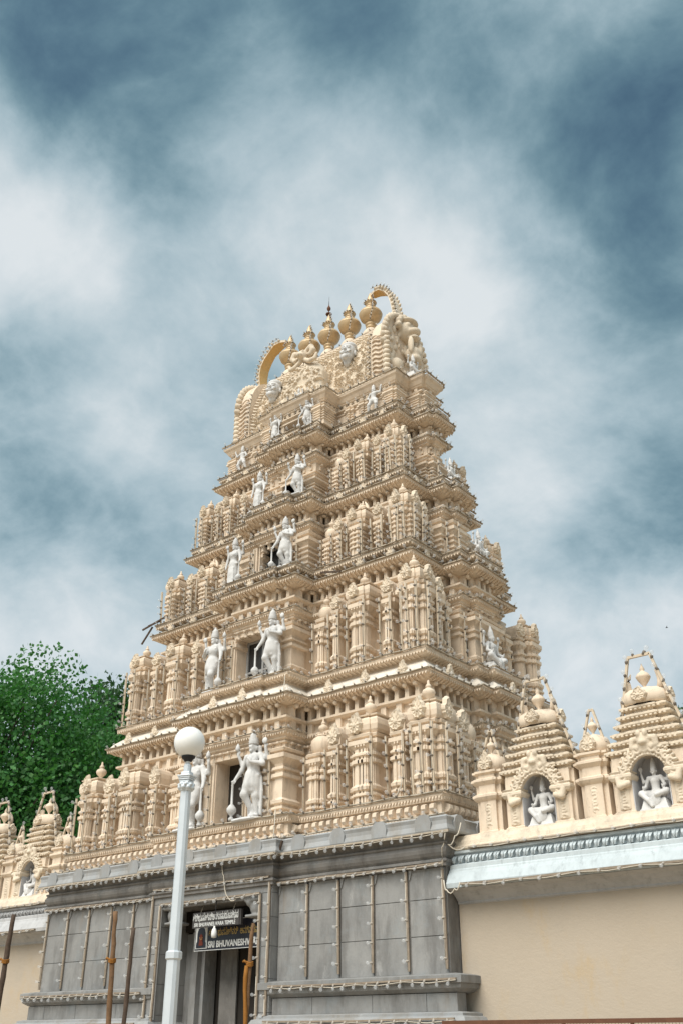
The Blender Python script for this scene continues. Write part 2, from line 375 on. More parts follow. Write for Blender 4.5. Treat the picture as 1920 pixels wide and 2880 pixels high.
# ================================================================== the gate tower
TOWER = empty('temple_tower', (0, 0, 0), 'tall cream temple gate tower of carved storeys on a grey stone base', 'tower')
def FP(w, d, fs, ss):
    """stepped plan: half width w, half depth d, front steps [(half, projection)..], side steps [(half, projection)..]; counter-clockwise from the front left corner"""
    def side(a, b, steps):        # along one face, local u from -a to a, outward b
        pts = [(-a, b)]
        last = b
        for h, p in steps: pts += [(-h, last), (-h, b + p)]; last = b + p
        for k in range(len(steps) - 1, -1, -1):
            prev = b + steps[k - 1][1] if k else b
            pts += [(steps[k][0], b + steps[k][1]), (steps[k][0], prev)]
        return pts
    out = [(u, -n) for u, n in side(w, d, fs)]
    out += [(n, u) for u, n in side(d, w, ss)]
    out += [(-u, n) for u, n in side(w, d, fs)]
    out += [(-n, -u) for u, n in side(d, w, ss)]
    return out
def nfront(fs): return 1 + 4 * len(fs)
def runs(poly, i0, i1):
    for i in range(i0, i1): yield poly[i % len(poly)], poly[(i + 1) % len(poly)]
def along(poly, i0, i1, sp, fn, endpad=0., minl=.1):
    for (ax, ay), (bx, by) in runs(poly, i0, i1):
        L = math.hypot(bx - ax, by - ay); rz = math.atan2(by - ay, bx - ax)
        if L < minl: continue
        n = max(1, round((L - 2 * endpad) / sp))
        for k in range(n):
            t = (endpad + (k + .5) / n * (L - 2 * endpad)) / L
            fn(ax + (bx - ax) * t, ay + (by - ay) * t, rz, (L - 2 * endpad) / n)

# ---- small shared pieces (local: origin on the wall plane, outward is -y)
def m_bracket():
    b = MB(); b.ext([(-.06, -.19), (.06, -.19), (.05, -.06), (.06, .03), (-.06, .03), (-.05, -.06)], -.08, .22)
    b.lathe([(.0, -.06), (.05, -.045), (.068, 0), (.05, .045), (0, .06)], 8, mat=Matrix.Translation((0, -.15, .06)))
    b.box(-.045, .045, -.19, .22, .03, .10); return b.mesh('bracket', ['cream'])
def m_scroll():
    b = MB(); pts = [(-.0, .0), (-.09, .02), (-.13, .07), (-.12, .14), (-.06, .17), (0, .19)]
    vs = []
    for x in (-.05, .05): vs += [(x, y, z) for y, z in pts]
    n = len(pts); fs = [tuple(range(n)), tuple(range(2 * n - 1, n - 1, -1))] + [((i + 1) % n, i, n + i, n + (i + 1) % n) for i in range(n)]
    b.add(vs, fs); return b.mesh('scroll_bracket', ['cream'])
def m_block(w, h, d): return MB().box(-w / 2, w / 2, -d, .02, 0, h).mesh('frieze_block', ['cream'])
def m_tooth(): 
    b = MB(); b.add([(-.028, -.02, 0), (.028, -.02, 0), (0, -.03, -.06), (-.028, .02, 0), (.028, .02, 0), (0, .01, -.06)], [(0, 2, 1), (3, 4, 5), (0, 3, 5, 2), (1, 2, 5, 4), (0, 1, 4, 3)]); return b.mesh('fringe_tooth', ['cream'])
def m_leaf(seed=1, mat='cream_carved'):
    """flame-leaf gable plate with carved relief: 1 wide, about 1.35 high, front towards -y"""
    r_ = np.random.default_rng(seed); b = MB(); NA, NR = 36, 7; vs = [(0, -.20, .52)]; fs = []
    for k in range(1, NR + 1):
        t = k / NR
        for i in range(NA):
            a = 2 * math.pi * i / NA; ca, sa = math.cos(a), math.sin(a)
            Rr = .5 * (1 + .08 * math.cos(9 * a)) * (1.28 if sa > 0 else 1.02)
            if sa > .72: Rr *= 1 + .34 * ((sa - .72) / .28) ** 1.5
            if sa < -.75: Rr *= .95
            x = Rr * t * ca * (1 - .30 * max(0, sa)); z = .52 + Rr * t * sa
            rel = .07 * math.exp(-((t - .86) / .07) ** 2) + (.05 * abs(math.sin(5 * a + seed)) * (1 if .42 < t < .8 else 0)) + .10 * math.exp(-(t / .26) ** 2) + .012 * r_.random()
            y = -.11 - rel + .04 * t
            if k == NR: y = -.03
            vs.append((x, y, z))
    for i in range(NA): fs.append((0, 1 + (i + 1) % NA, 1 + i))
    for k in range(NR - 1):
        for i in range(NA):
            j = (i + 1) % NA; fs.append((1 + k * NA + i, 1 + k * NA + j, 1 + (k + 1) * NA + j, 1 + (k + 1) * NA + i))
    last = 1 + (NR - 1) * NA; nb = len(vs)
    for i in range(NA): vs.append((vs[last + i][0], .04, vs[last + i][2]))
    for i in range(NA): j = (i + 1) % NA; fs.append((last + i, last + j, nb + j, nb + i))
    fs.append(tuple(nb + i for i in range(NA)))
    b.add(vs, fs); return b.mesh('leaf_ornament', [mat])
BR, SC, TOOTH = m_bracket(), m_scroll(), m_tooth()
RIB = MB().add([(-.02, 0, -.01), (.02, 0, -.01), (.02, -.17, .035), (-.02, -.17, .035), (-.02, 0, .05), (.02, 0, .05), (.02, -.17, .08), (-.02, -.17, .08)], [(0, 3, 2, 1), (0, 1, 5, 4), (2, 3, 7, 6), (1, 2, 6, 5), (3, 0, 4, 7)]).mesh('soffit_rib', ['cream'])
LEAF = [m_leaf(k) for k in range(3)]
POT = MB().lathe([(.04, 0), (.11, .02), (.11, .05), (.05, .09), (.06, .12), (.17, .22), (.2, .30), (.17, .38), (.09, .43), (.07, .46), (.1, .48), (.08, .52), (.04, .58), (.035, .66), (0, .70)], 14).mesh('pot_finial', ['cream'])

def ringprof(h, style):
    if style == 'tall':
        z = [(.0, 0), (0, .13), (.045, .14), (.045, .165), (.0, .18), (0, .205), (.045, .22), (.055, .26), (.03, .275), (.0, .30), (0, .57), (.05, .585), (.05, .63), (0, .645), (0, .675), (.045, .69), (.045, .72), (.0, .74), (.015, .775), (.085, .83), (.115, .845), (.115, .905), (.02, .915), (.02, .94), (.075, .95), (.095, .985), (.06, 1)]
    else:
        z = [(0, 0), (.03, .01), (.03, .05), (0, .07), (0, .26), (.04, .275), (.04, .31), (0, .33), (0, .38), (.045, .395), (.045, .43), (0, .45), (0, .50), (.045, .515), (.045, .55), (0, .57), (0, .61), (.045, .625), (.045, .66), (.01, .68), (.07, .75), (.1, .77), (.1, .84), (.02, .855), (.02, .90), (.07, .92), (.09, .97), (.05, 1)]
    return [(o, v * h) for o, v in z]
def m_body(w, d, h, style, corner=False, ofs=1.):
    """cluster of pilasters under a continuous moulded head; local x = width, outward -y, back on y=0"""
    w = w - (.12 if corner else .17); a = w / 2; s = min(.07, d * .2); b = MB(); pr = ringprof(h, style); cut = .755 if style == 'tall' else .69
    c = a * .62
    if corner: poly = [(-a, 0), (-a, -d + s), (-c, -d + s), (-c, -d), (c, -d), (c, -d + s), (a, -d + s), (a, -.80 * d + s), (a + s, -.80 * d + s), (a + s, -.2 * d), (a, -.2 * d), (a, 0)]
    else: poly = [(-a, 0), (-a, -d + s), (-c, -d + s), (-c, -d), (c, -d), (c, -d + s), (a, -d + s), (a, 0)]
    low = [(o * .7 - .05, z) for o, z in pr if z <= cut * h]; high = [(o * 1.05 * ofs + (.0 if z > cut * h else 0), z) for o, z in pr if z > cut * h]
    b.sweep(poly, low + high)
    def column(cx, cy, hw, hd_, rz=0):
        q = [(-hw, hd_), (-hw, -hd_), (-hw * .45, -hd_), (-hw * .45, -hd_ - .025), (hw * .45, -hd_ - .025), (hw * .45, -hd_), (hw, -hd_), (hw, hd_)]
        b.sweep(q, [(o * .85, z) for o, z in pr if z <= cut * h] + [(.0, (cut + .03) * h)], mat=T(cx, cy, 0, rz))
    if w > .5: cols = [(-c + .10, .085), (c * .12, .062), (c - .085, .062)]
    elif w > .3: cols = [(-c * .48, .07), (c * .55, .055)]
    else: cols = [(-c * .45, .05), (c * .5, .045)]
    for x, hw in cols: column(x, -d + .01, hw, .05)
    if corner:
        for y, hw in ((-.70 * d, .07), (-.46 * d, .055), (-.28 * d, .055)): column(a + s - .01, y, hw, .05, R(90))
    for x in (-a + .045, a - .045): column(x, -d + s + .03, .04, .06)
    zt_ = (.845 if style == 'tall' else .77) * h; nt_ = max(3, int(w / .075))
    for i in range(nt_): x = -a + (i + .5) * w / nt_; b.box(x - .018, x + .018, -d - .115 * ofs + (s if abs(x) > c else 0), -d - .05 + (s if abs(x) > c else 0), zt_ - .045, zt_ + .004)
    return b.mesh('pavilion', ['cream'])
def m_ogee(w, d, h):
    """curved roof block standing on the mouldings"""
    a = w / 2; c = a * .5; s = .03
    poly = [(-a, 0), (-a, -d + s), (-c, -d + s), (-c, -d), (c, -d), (c, -d + s), (a, -d + s), (a, 0)]
    pr = [(-.02, 0), (.02, .03), (.07, .16), (.095, .4), (.075, .66), (-.01, .80), (-.03, .84), (.04, .865), (.05, .93), (.0, .95), (-.1, 1)]
    return MB().sweep(poly, [(o * min(1, w), z * h) for o, z in pr]).mesh('roof_dome', ['cream'])
def m_melon(r, h):
    b = MB(); prof = [(.6, 0), (.78, .06), (.95, .3), (1.0, .52), (.93, .72), (.72, .88), (.5, .93), (.62, .95), (.6, 1.0), (.0, 1.03)]; n = 16; vs = []; fs = []
    for q, z in prof: vs += [(q * r * (1 + .05 * math.cos(math.pi * i)) * math.cos(2 * math.pi * i / n), -r + q * r * (1 + .05 * math.cos(math.pi * i)) * math.sin(2 * math.pi * i / n), z * h) for i in range(n)]
    for k in range(len(prof) - 1):
        for i in range(n): j = (i + 1) % n; fs.append((k * n + i, k * n + j, (k + 1) * n + j, (k + 1) * n + i))
    b.add(vs, fs, sm=True); return b.mesh('roof_dome', ['cream'])
def m_barrel(w, d, h):
    pts = [(-w / 2, 0), (-w / 2 * 1.05, h * .35)] + [(-w / 2 * math.cos(math.pi * k / 8) * 1.05, h * .4 + h * .6 * math.sin(math.pi * k / 8)) for k in range(0, 9)] + [(w / 2 * 1.05, h * .35), (w / 2, 0)]
    b = MB(); b.ext(pts, -d, 0); return b.mesh('roof_dome', ['cream'])

# ---- levels measured on the building: eave (k) and the ledge above it (l)
LV = [
 dict(z0=5.86, wf=5.89, df=3.49, wk=5.34, dk=2.96, zk=8.57, zl=9.20, lo=-.16, fs=[(1.94, .70), (1.2, .80)], ss=[(1.22, .24), (.80, .42)], style='tall', hp=1.52, hd=.44, xo=.46, zo=7.42, dep=.46,
      px=[(1.96, 2.56, 'half', .34), (2.74, 3.15, 'n', .20), (3.41, 4.20, 'w', .07), (4.44, 4.92, 'n', .16)], pc=.66, hole=(.62, .36)),
 dict(z0=9.20, wf=5.17, df=2.83, wk=4.61, dk=2.38, zk=11.84, zl=12.24, lo=-.07, fs=[(1.56, .68), (.95, .80)], ss=[(1.09, .56), (.69, .74)], style='tall', hp=1.72, hd=.36, xo=.58, zo=10.72, dep=.42,
      px=[(1.66, 2.10, 'half', .30), (2.27, 2.63, 'n', .18), (2.88, 3.54, 'w', .06), (3.83, 4.22, 'n', .15)], pc=.57, hole=(.52, .3)),
 dict(z0=12.24, wf=4.54, df=2.31, wk=4.07, dk=1.82, zk=14.34, zl=14.72, lo=-.12, fs=[(1.44, .56), (.80, .78)], ss=[(.76, .52), (.43, .68)], style='short', hp=1.12, hd=.33, xo=.52, zo=13.55, dep=.34,
      px=[(1.46, 1.84, 'half', .26), (1.96, 2.28, 'n', .16), (2.48, 3.05, 'w', .05), (3.24, 3.60, 'n', .13)], pc=.53, hole=None),
 dict(z0=14.72, wf=3.92, df=1.76, wk=3.58, dk=1.31, zk=16.85, zl=17.25, lo=-.10, fs=[(1.20, .58), (.62, .70)], ss=[(.62, .53), (.45, .66)], style='short', hp=1.10, hd=.32, xo=.42, zo=15.62, dep=.4,
      px=[(1.38, 1.70, 'half', .22), (1.82, 2.12, 'n', .13), (2.30, 2.76, 'w', .04), (2.90, 3.20, 'n', .11)], pc=.42, hole=None),
]
def m_sw(poly, prof, mats, name, **kw): return MB().sweep(poly, prof, **kw).mesh(name, mats)

# ---- stone gate house
b = MB()
for s in (-1, 1):
    b.box(min(s * 6, s * 1.54), max(s * 6, s * 1.54), -3.635, 3.6, 0, 4.5)
b.box(-1.54, 1.54, -3.635, 3.6, 4.30, 4.5)
SB = obj('stone_base', b.mesh('stone_base', ['stone_dark']), TOWER)
PX = [1.86, 2.68, 3.50, 4.335, 5.15, 5.98]; PZ = [2.66, 3.285, 3.91, 4.45]
for s in (-1, 1):
    for i in range(5):
        for j in range(3):
            g_ = .006; x0, x1 = PX[i] + (.03 if i else 0.015), PX[i + 1] - (.03 if i < 4 else .01)
            jit = rng.uniform(-.006, .006)
            mb = MB(); xs = sorted((s * x0, s * x1)); y = -3.667 + jit
            mb.box(xs[0], xs[1], y, -3.62, PZ[j] + g_, PZ[j + 1] - g_)
            if j == 2:                                  # small corbels at the panel heads
                for e in (xs[0], xs[1]):
                    q = 1 if e == xs[0] else -1
                    mb.add([(e, y - .001, 4.45), (e + q * .07, y - .001, 4.45), (e + q * .05, y - .001, 4.36), (e + q * .02, y - .001, 4.28), (e, y - .001, 4.26), (e, y - .025, 4.45), (e + q * .07, y - .025, 4.45), (e + q * .05, y - .025, 4.36), (e + q * .02, y - .025, 4.28), (e, y - .025, 4.26)],
                           [(5, 6, 7, 8, 9) if q < 0 else (9, 8, 7, 6, 5), (0, 1, 6, 5), (1, 2, 7, 6), (2, 3, 8, 7), (3, 4, 9, 8)])
            piece(TOWER, 'stone_panel', mb.mesh('stone_panel', ['stone']), SB, Matrix.Identity(4))
    # narrow pilaster strips in the panel joints
    for i in range(1, 5):
        mb = MB(); x = s * PX[i]; mb.box(x - .026, x + .026, -3.66, -3.62, 2.66, 4.45); piece(TOWER, 'joint_strip', mb.mesh('joint_strip', ['stone_dark']), SB, Matrix.Identity(4))
    # dado below the ledge: a course of long stones
    xs_ = [1.86, 2.9, 4.35, 5.55, 6.2]
    for i in range(4):
        e = sorted((s * (xs_[i] + .006), s * (xs_[i + 1] - .006))); mb = MB(); mb.box(e[0], e[1], -3.78, -3.5, 2.06, 2.345); piece(TOWER, 'stone_panel', mb.mesh('stone_panel', ['stone']), SB, Matrix.Identity(4))
    # lower ledge and bottom mouldings, swept round each half of the front
    e = sorted((s * 1.86, s * 6.12)); q = [(e[0], -3.66), (e[1], -3.66), (e[1], 3.5), (e[0], 3.5)]
    obj('ledge', m_sw(q, [(.04, 2.34), (.12, 2.36), (.22, 2.42), (.235, 2.47), (.235, 2.49), (.27, 2.5), (.27, 2.62), (.2, 2.64), (.0, 2.665)], ['stone'], 'ledge'), SB)
    obj('ledge', m_sw(q, [(.38, .0), (.38, 1.9), (.34, 1.97), (.27, 1.99), (.27, 2.03), (.16, 2.055), (.05, 2.06)], ['slab_paint'], 'ledge'), SB)
# door bay
for s in (-1, 1):
    zz = [0, .7, 1.4, 2.1, 2.70, 3.3, 3.85, 4.32]
    for j in range(7):
        e = sorted((s * 1.52, s * 1.84)); mb = MB(); dy = rng.uniform(-.004, .004)
        mb.box(e[0], e[1], -3.85 + dy, -3.0, zz[j] + .004, zz[j + 1] - .004); piece(TOWER, 'jamb_stone', mb.mesh('jamb_stone', ['stone']), SB, Matrix.Identity(4))
    e = sorted((s * 1.50, s * 1.56)); mb = MB(); mb.box(e[0], e[1], -3.875, -3.855, 2.0, 4.32); obj('door_architrave', mb.mesh('door_architrave', ['stone']), SB)
    # inner door frame, moulded
    for (a, c, y) in ((1.27, 1.54, -3.02), (1.08, 1.27, -3.10), (.98, 1.08, -2.96)):
        e = sorted((s * a, s * c)); mb = MB(); mb.box(e[0], e[1], y, -2.6, 0, 3.75 + (.02 if y < -3.05 else 0)); obj('door_frame', mb.mesh('door_frame', ['stone']), SB)
    # carved corbel under the lintel
    cb = Sdf((-.32, -.3, -.42), (.32, .3, .12), .03).ell((0, 0, -.12), (.2, .2, .2), .03).box((0, 0, .03), (.25, .24, .05)).ell((-s * .12, -.05, -.02), (.13, .2, .12)).box((-s * .02, 0, -.29), (.22, .2, .03)).ell((-s * .05, 0, -.36), (.06, .06, .06)).mesh('corbel', 'stone')
    obj('corbel', cb, SB, T(s * 1.28, -3.62, 4.2))
mb = MB(); mb.box(-1.84, 1.84, -3.85, -3.2, 4.325, 4.64); obj('lintel', mb.mesh('lintel', ['stone']), SB)
mb = MB(); mb.box(-1.5, 1.5, -3.83, -3.0, 4.22, 4.32); mb.box(-1.2, 1.2, -3.84, -3.1, 4.27, 4.30); obj('lintel', mb.mesh('lintel', ['stone_dark']), SB)
mb = MB(); mb.box(-1.54, 1.54, -2.55, -2.45, 0, 4.3); mb.box(-1.54, 1.54, -3.1, -2.6, 3.78, 4.3); obj('door_dark_sheet', mb.mesh('door_dark_sheet', ['painted_dark']), SB)  # near-black boxes paint the darkness of the passage behind the door frame
mb = MB(); mb.box(-.82, -.3, -2.62, -2.58, 0, 3.7); mb.box(.95, 1.0, -2.9, -2.6, 0, 3.7); obj('door_leaf', mb.mesh('door_leaf', ['stone_dark']), SB)
F0 = FP(6.0, 3.667, [(1.84, .183)], [(1.3, .01)])
FR_PROF = [(.0, 4.455), (.05, 4.465), (.05, 4.52), (.085, 4.54), (.085, 4.57), (.03, 4.60), (.075, 4.645), (.105, 4.70), (.115, 4.76), (.075, 4.835), (.10, 4.855), (.10, 4.885), (.05, 4.905), (.07, 4.96), (.12, 5.02), (.16, 5.04)]
obj('frieze', m_sw(F0, FR_PROF, ['stone_dark'], 'frieze', bot=False), SB)
EV = obj('eave_slab', m_sw(FP(6.0, 3.667, [(1.90, .2)], [(1.3, .01)]), [(.14, 5.035), (.255, 5.04), (.262, 5.075), (.225, 5.17), (.225, 5.24), (.245, 5.30), (.2, 5.335), (-.2, 5.345)], ['slab_paint'], 'eave_slab'), TOWER)
kn = MB(); kn.ext([(-.17, -.1), (.17, -.1), (.19, .05), (.15, .14), (.07, .20), (-.07, .20), (-.15, .14), (-.19, .05)], -.04, .12); KN = kn.mesh('eave_knob', ['slab_paint'])
def put_kn(x, y, rz, L): piece(TOWER, 'eave_knob', KN, EV, T(x, y, 5.17, rz))
along(offset(F0, .225), 0, 9, .93, put_kn, 0, .8)
# ---- cream plinth course
F1 = FP(5.77, 3.37, [(2.08, .32)], [(1.4, .3), (.9, .5)])
PLI = obj('plinth_course', m_sw(F1, [(.09, 5.34), (.115, 5.36), (.115, 5.44), (.06, 5.465), (.03, 5.49), (.03, 5.70), (.10, 5.715), (.11, 5.78), (.125, 5.80), (.125, 5.855), (-.6, 5.86)], ['cream'], 'plinth_course'), TOWER)
along(offset(F1, .03), 0, 14, .205, lambda x, y, rz, L: piece(TOWER, 'scroll_bracket', SC, PLI, T(x, y, 5.505, rz)), .05)
along(offset(F1, .118), 0, 14, .075, lambda x, y, rz, L: piece(TOWER, 'fringe_tooth', TOOTH, PLI, T(x, y, 5.43, rz)), .02)
along(offset(F1, .112), 0, 14, .075, lambda x, y, rz, L: piece(TOWER, 'fringe_tooth', TOOTH, PLI, T(x, y, 5.79, rz)), .02)

BAYS = []
PAV = []           # pavilion spots, used by the light battens too: (storey, face, u, y/x face pos, width, z0, h)
def pavilion(si, face, u0, u1, kind, back, S, lab=None):
    """face: 'f' front, 'r' right side; back = how far behind the ledge edge the face stands"""
    w_ = u1 - u0; uc = (u0 + u1) / 2; edge = (S['df'] if face == 'f' else S['wf']) - .11 - back
    wall = (S['dk'] if face == 'f' else S['wk']) - .32
    d = edge - wall; h = S['hp'] * {'w': 1, 'n': .955, 'half': .93}[kind]; z0 = S['z0']
    mt = T(uc, -wall, z0) if face == 'f' else T(wall, uc, z0, R(90))
    key = ('b', si, round(w_, 2), round(d, 2), kind)
    if key not in MC: MC[key] = m_body(w_, d, h, S['style'], ofs=.9 if kind == 'w' else .75)
    p = obj('pavilion', MC[key], TOWER, mt)
    hd = S['hd']
    if kind == 'half':
        r_ = w_ * .46; key = ('m', si, round(w_, 2))
        if key not in MC: MC[key] = m_melon(r_, hd * 1.05)
        obj('roof_dome', MC[key], p, T(0, -d + 2 * r_, h))
        obj('pot_finial', POT, p, T(0, -d + r_, h + hd * 1.03, 0, S['hd'] * 1.35))
    elif kind == 'n':
        key = ('r', si, round(w_, 2), round(d, 2))
        if key not in MC: MC[key] = m_barrel(w_ * .8, d + .02, hd * .95)
        obj('roof_dome', MC[key], p, T(0, 0, h))
        obj('leaf_ornament', random.choice(LEAF), p, T(0, -d - .02, h - .01, 0, (w_ * .74, .5, hd * .82)))
    else:
        key = ('o', si, round(w_, 2), round(d, 2))
        if key not in MC: MC[key] = m_ogee(w_ * .94, d, hd)
        obj('roof_dome', MC[key], p, T(0, 0, h))
        obj('leaf_ornament', random.choice(LEAF), p, T(-w_ * .14, -d - .07, h - .01, 0, (w_ * .40, .55, hd * .80)))
        obj('pot_finial', POT, p, T(0, -d * .55, h + hd, 0, S['hd'] * 1.6))
        if si == 2:
            for s in (-1, 1):
                hb = MB(); hb.tube([(s * .17 * (1 - .35 * t ** 2 * 1.6), -d * .55, hd + h + .30 * t) for t in (0, .3, .6, .85, 1.05)], [.045, .05, .045, .03, .012], 7); obj('horn', hb.mesh('horn', ['cream']), p)
    PAV.append((si, face, uc, edge, w_, z0, h, kind))
    return p
def corner(si, sx, sy, S):
    c = S['pc']; ex = S['wf'] - .11; ey = S['df'] - .11; h = S['hp']; z0 = S['z0']
    key = ('c', si)
    if key not in MC: MC[key] = m_body(c, c, h, S['style'], True, .9); MC[('co', si)] = m_ogee(c * .95, c * .97, S['hd'])
    # local +x and -y are the two outer faces
    if sx > 0 and sy < 0: mt = T(ex - c / 2 - .07, -ey + c, z0)
    elif sx < 0 and sy < 0: mt = T(-ex + c, -ey + c / 2 + .07, z0, R(-90))
    else: mt = T(ex - c, ey - c / 2 - .07, z0, R(90))
    p = obj('pavilion', MC[key], TOWER, mt)
    obj('roof_dome', MC[('co', si)], p, T(.035, 0, h))
    obj('leaf_ornament', LEAF[0], p, T(0, -c - .045, h, 0, (c * .44, .55, S['hd'] * .84)))
    obj('leaf_ornament', LEAF[1], p, T(c / 2 + .075, -c * .5, h, R(90), (c * .44, .55, S['hd'] * .84)))
    obj('pot_finial', POT, p, T(.0, -c * .5, h + S['hd'], 0, S['hd'] * 1.65))
    PAV.append((si, 'c', sx, sy, c, z0, h, 'corner'))
MC = {}
for si, S in enumerate(LV):
    z0, zk, zl = S['z0'], S['zk'], S['zl']
    FK = FP(S['wk'], S['dk'], S['fs'], S['ss']); nf = nfront(S['fs']); ns = nfront(S['ss'])
    S['FK'] = FK; S['nf'] = nf; S['ns'] = ns
    # storey wall with the window recess cut into the front bay
    FW = offset(FK, -.32); hb2 = S['fs'][1][0] - .32; yb = S['dk'] + S['fs'][1][1] - .32; xo = S['xo']; yr = -yb + S['dep']
    S['yb'] = yb; S['hbw'] = S['fs'][0][0] - .32
    # index of the bay front edge start
    k = 4
    poly = FW[:k + 1] + [(-xo, -yb), (-xo, yr), (xo, yr), (xo, -yb)] + FW[k + 1:]
    ST = obj('storey', m_sw(poly, [(0, z0 - .02), (0, S['zo'])], ['cream'], 'storey', bot=False), TOWER)
    # entablature: lintel mouldings, frieze, eave, sloping roof of the eave, ledge above
    e1 = S['zo']; a = zk - (.80 if S['hole'] else .62); bb = zk - .46
    pr = [(-.32, e1), (-.29, e1 + .01), (-.29, e1 + .06), (-.32, e1 + .07), (-.32, e1 + .14), (-.27, e1 + .16), (-.27, e1 + .2), (-.32, e1 + .22)]
    pr += [(-.31, a - .14), (-.24, a - .10), (-.24, a - .06), (-.18, a - .02), (-.15, a + .02), (-.15, a + .06), (-.27, a + .08)]
    if S['hole']: pr += [(-.36, a + .1), (-.36, bb - .03), (-.27, bb - .02)]
    pr += [(-.24, bb), (-.20, bb + .02), (-.20, bb + .07), (-.28, bb + .085), (-.5, bb + .10), (-.5, zk - .13), (-.14, zk - .09), (-.10, zk - .06), (-.02, zk - .03), (0, zk), (.012, zk + .04), (0, zk + .07)]
    lo = S['lo']; hh = zl - zk
    zs_ = zl - (.215 if si == 0 else .17)
    pr += [(-.03, zk + .085), (-.11, zk + .085 + .36 * (zs_ - zk - .085)), (lo - .2, zs_), (lo - .22, zl - .15), (lo - .18, zl - .135), (lo - .09, zl - .12), (lo - .02, zl - .10), (lo, zl - .085), (lo + .012, zl - .02), (lo, zl), (-.9, zl + .004)]
    ke = pr.index((0, zk + .07)); eb = MB().sweep(FK, pr[:ke + 1], top=False); eb.sweep(FK, pr[ke:ke + 4], bot=False, top=False, mi=1 if si else 2); eb.sweep(FK, pr[ke + 3:], bot=False, mi=1 if si else 0)
    EN = obj('entablature', eb.mesh('entablature', ['cream', 'ledge_dirt', 'cream_pale_lit']), TOWER); S['EN'] = EN
    along(offset(FK, -.30), 0, nf + ns, .27 - .02 * si, lambda x, y, rz, L: piece(TOWER, 'bracket', BR, EN, T(x, y, zk - .2, rz, .95 - .08 * si)), .03)
    if S['hole']:
        blk = m_block(.14, bb - a - .1, .10)
        along(offset(FK, -.36), 0, nf + ns, .40 - .08 * si, lambda x, y, rz, L: piece(TOWER, 'frieze_block', blk, EN, T(x, y, a + .085, rz)), .0)
    # small brackets under the lower string course
    along(offset(FK, -.31), 0, nf + ns, .24, lambda x, y, rz, L: piece(TOWER, 'bracket', BR, EN, T(x, y, a - .24, rz, .6)), .03)
    for off_, z_ in ((0.0, zk + .0), (lo + .005, zl - .08), (-.16, a + .015)):
        along(offset(FK, off_), 0, nf + ns, .08, lambda x, y, rz, L: piece(TOWER, 'fringe_tooth', TOOTH, EN, T(x, y, z_, rz)), .02)
    along(offset(FK, lo - .19), 0, nf + ns, .13, lambda x, y, rz, L: piece(TOWER, 'soffit_rib', RIB, EN, T(x, y, zl - .155, rz)), .03)
    along(offset(FK, -.14), 0, nf + ns, .12, lambda x, y, rz, L: piece(TOWER, 'soffit_rib', RIB, EN, T(x, y, zk - .105, rz, (1, .75, 1.2))), .03)
    # leaf ornaments standing on the eave roof
    def put_leaf(x, y, rz, L):
        if L > .5: piece(TOWER, 'eave_ornament', random.choice(LEAF), EN, T(x, y, zk + .06, rz, (.22, .35, .27 if si == 0 else .21)))
    along(offset(FK, -.10), 0, nf + ns, 1.15 - .1 * si, put_leaf, .12, .6)
    # bay piers with full mouldings
    hbw = S['hbw']; ybp = S['dk'] + S['fs'][0][1] - .32; hpier = e1 - z0 + .01
    for s in (-1, 1):
        x0, x1, x2 = hb2 + .04, hbw - .16, hbw + .07
        q = [(x0, -ybp + .35), (x0, -ybp - .07), (x1, -ybp - .07), (x1, -ybp - .13), (x2, -ybp - .13), (x2, -ybp + .35)]
        if s < 0: q = [(-x, y) for x, y in reversed(q)]
        obj('pier', m_sw(q, [(o * 1.15, z + z0) for o, z in ringprof(hpier, 'tall' if si < 2 else 'short')], ['cream'], 'pier'), ST)
        # window architrave
        e = sorted((s * (xo + .02), s * (xo + .16))); mb = MB(); mb.box(e[0], e[1], -yb - .05, -yb + .05, z0, e1 - .004); obj('architrave', mb.mesh('architrave', ['cream']), ST)
    # recess back: frame and glass; in the lowest storey a sheet painted as darkness
    fr = MB(); zt = S['zo']
    for x in (-xo + .03, 0, xo - .03): fr.box(x - .03, x + .03, yr - .07, yr - .01, z0, zt)
    for z in (z0 + .03, z0 + (zt - z0) * .45, zt - .04): fr.box(-xo, xo, yr - .065, yr - .012, z - .025, z + .025)
    if si in (1, 2): obj('window_frame', fr.mesh('window_frame', ['slab_paint']), ST)
    mb = MB(); mb.box(-xo + .002, xo - .002, yr - .03, yr - .004, z0, zt - .002); obj('window_dark_back', mb.mesh('window_dark_back', ['window_glass' if si else 'painted_dark']), ST)
    # side bay: stepped pilasters
    sb1, sp1 = S['ss'][0]; sb2, sp2 = S['ss'][1]; xw = S['wk'] - .32
    q = [(xw - .1, -sb1 + .27), (xw + sp1 - .1, -sb1 + .27), (xw + sp1 - .1, -sb2 + .22), (xw + sp2 - .02, -sb2 + .22), (xw + sp2 - .02, sb2 - .22), (xw + sp1 - .1, sb2 - .22), (xw + sp1 - .1, sb1 - .27), (xw - .1, sb1 - .27)]
    q = [(xw - .1, -sb1 + .2), (xw + sp1, -sb1 + .2), (xw + sp1, -sb2 + .14), (xw + sp2 + .04, -sb2 + .14), (xw + sp2 + .04, sb2 - .14), (xw + sp1, sb2 - .14), (xw + sp1, sb1 - .2), (xw - .1, sb1 - .2)]
    obj('pier', m_sw(q, [(o * 1.1, z + z0) for o, z in ringprof(hpier, 'tall' if si < 2 else 'short')], ['cream'], 'pier'), ST)
    for v in (-sb1 + .33, sb1 - .33):
        mb = MB(); mb.box(xw + sp1 - .02, xw + sp1 + .05, v - .07, v + .07, z0, z0 + hpier * .55); obj('pilaster', mb.mesh('pilaster', ['cream']), ST)
    # pavilions along the front and the right side
    for (u0, u1, kd, back) in S['px']:
        pavilion(si, 'f', u0, u1, kd, back, S); pavilion(si, 'f', -u1, -u0, kd, back, S)
    corner(si, 1, -1, S); corner(si, -1, -1, S); corner(si, 1, 1, S)
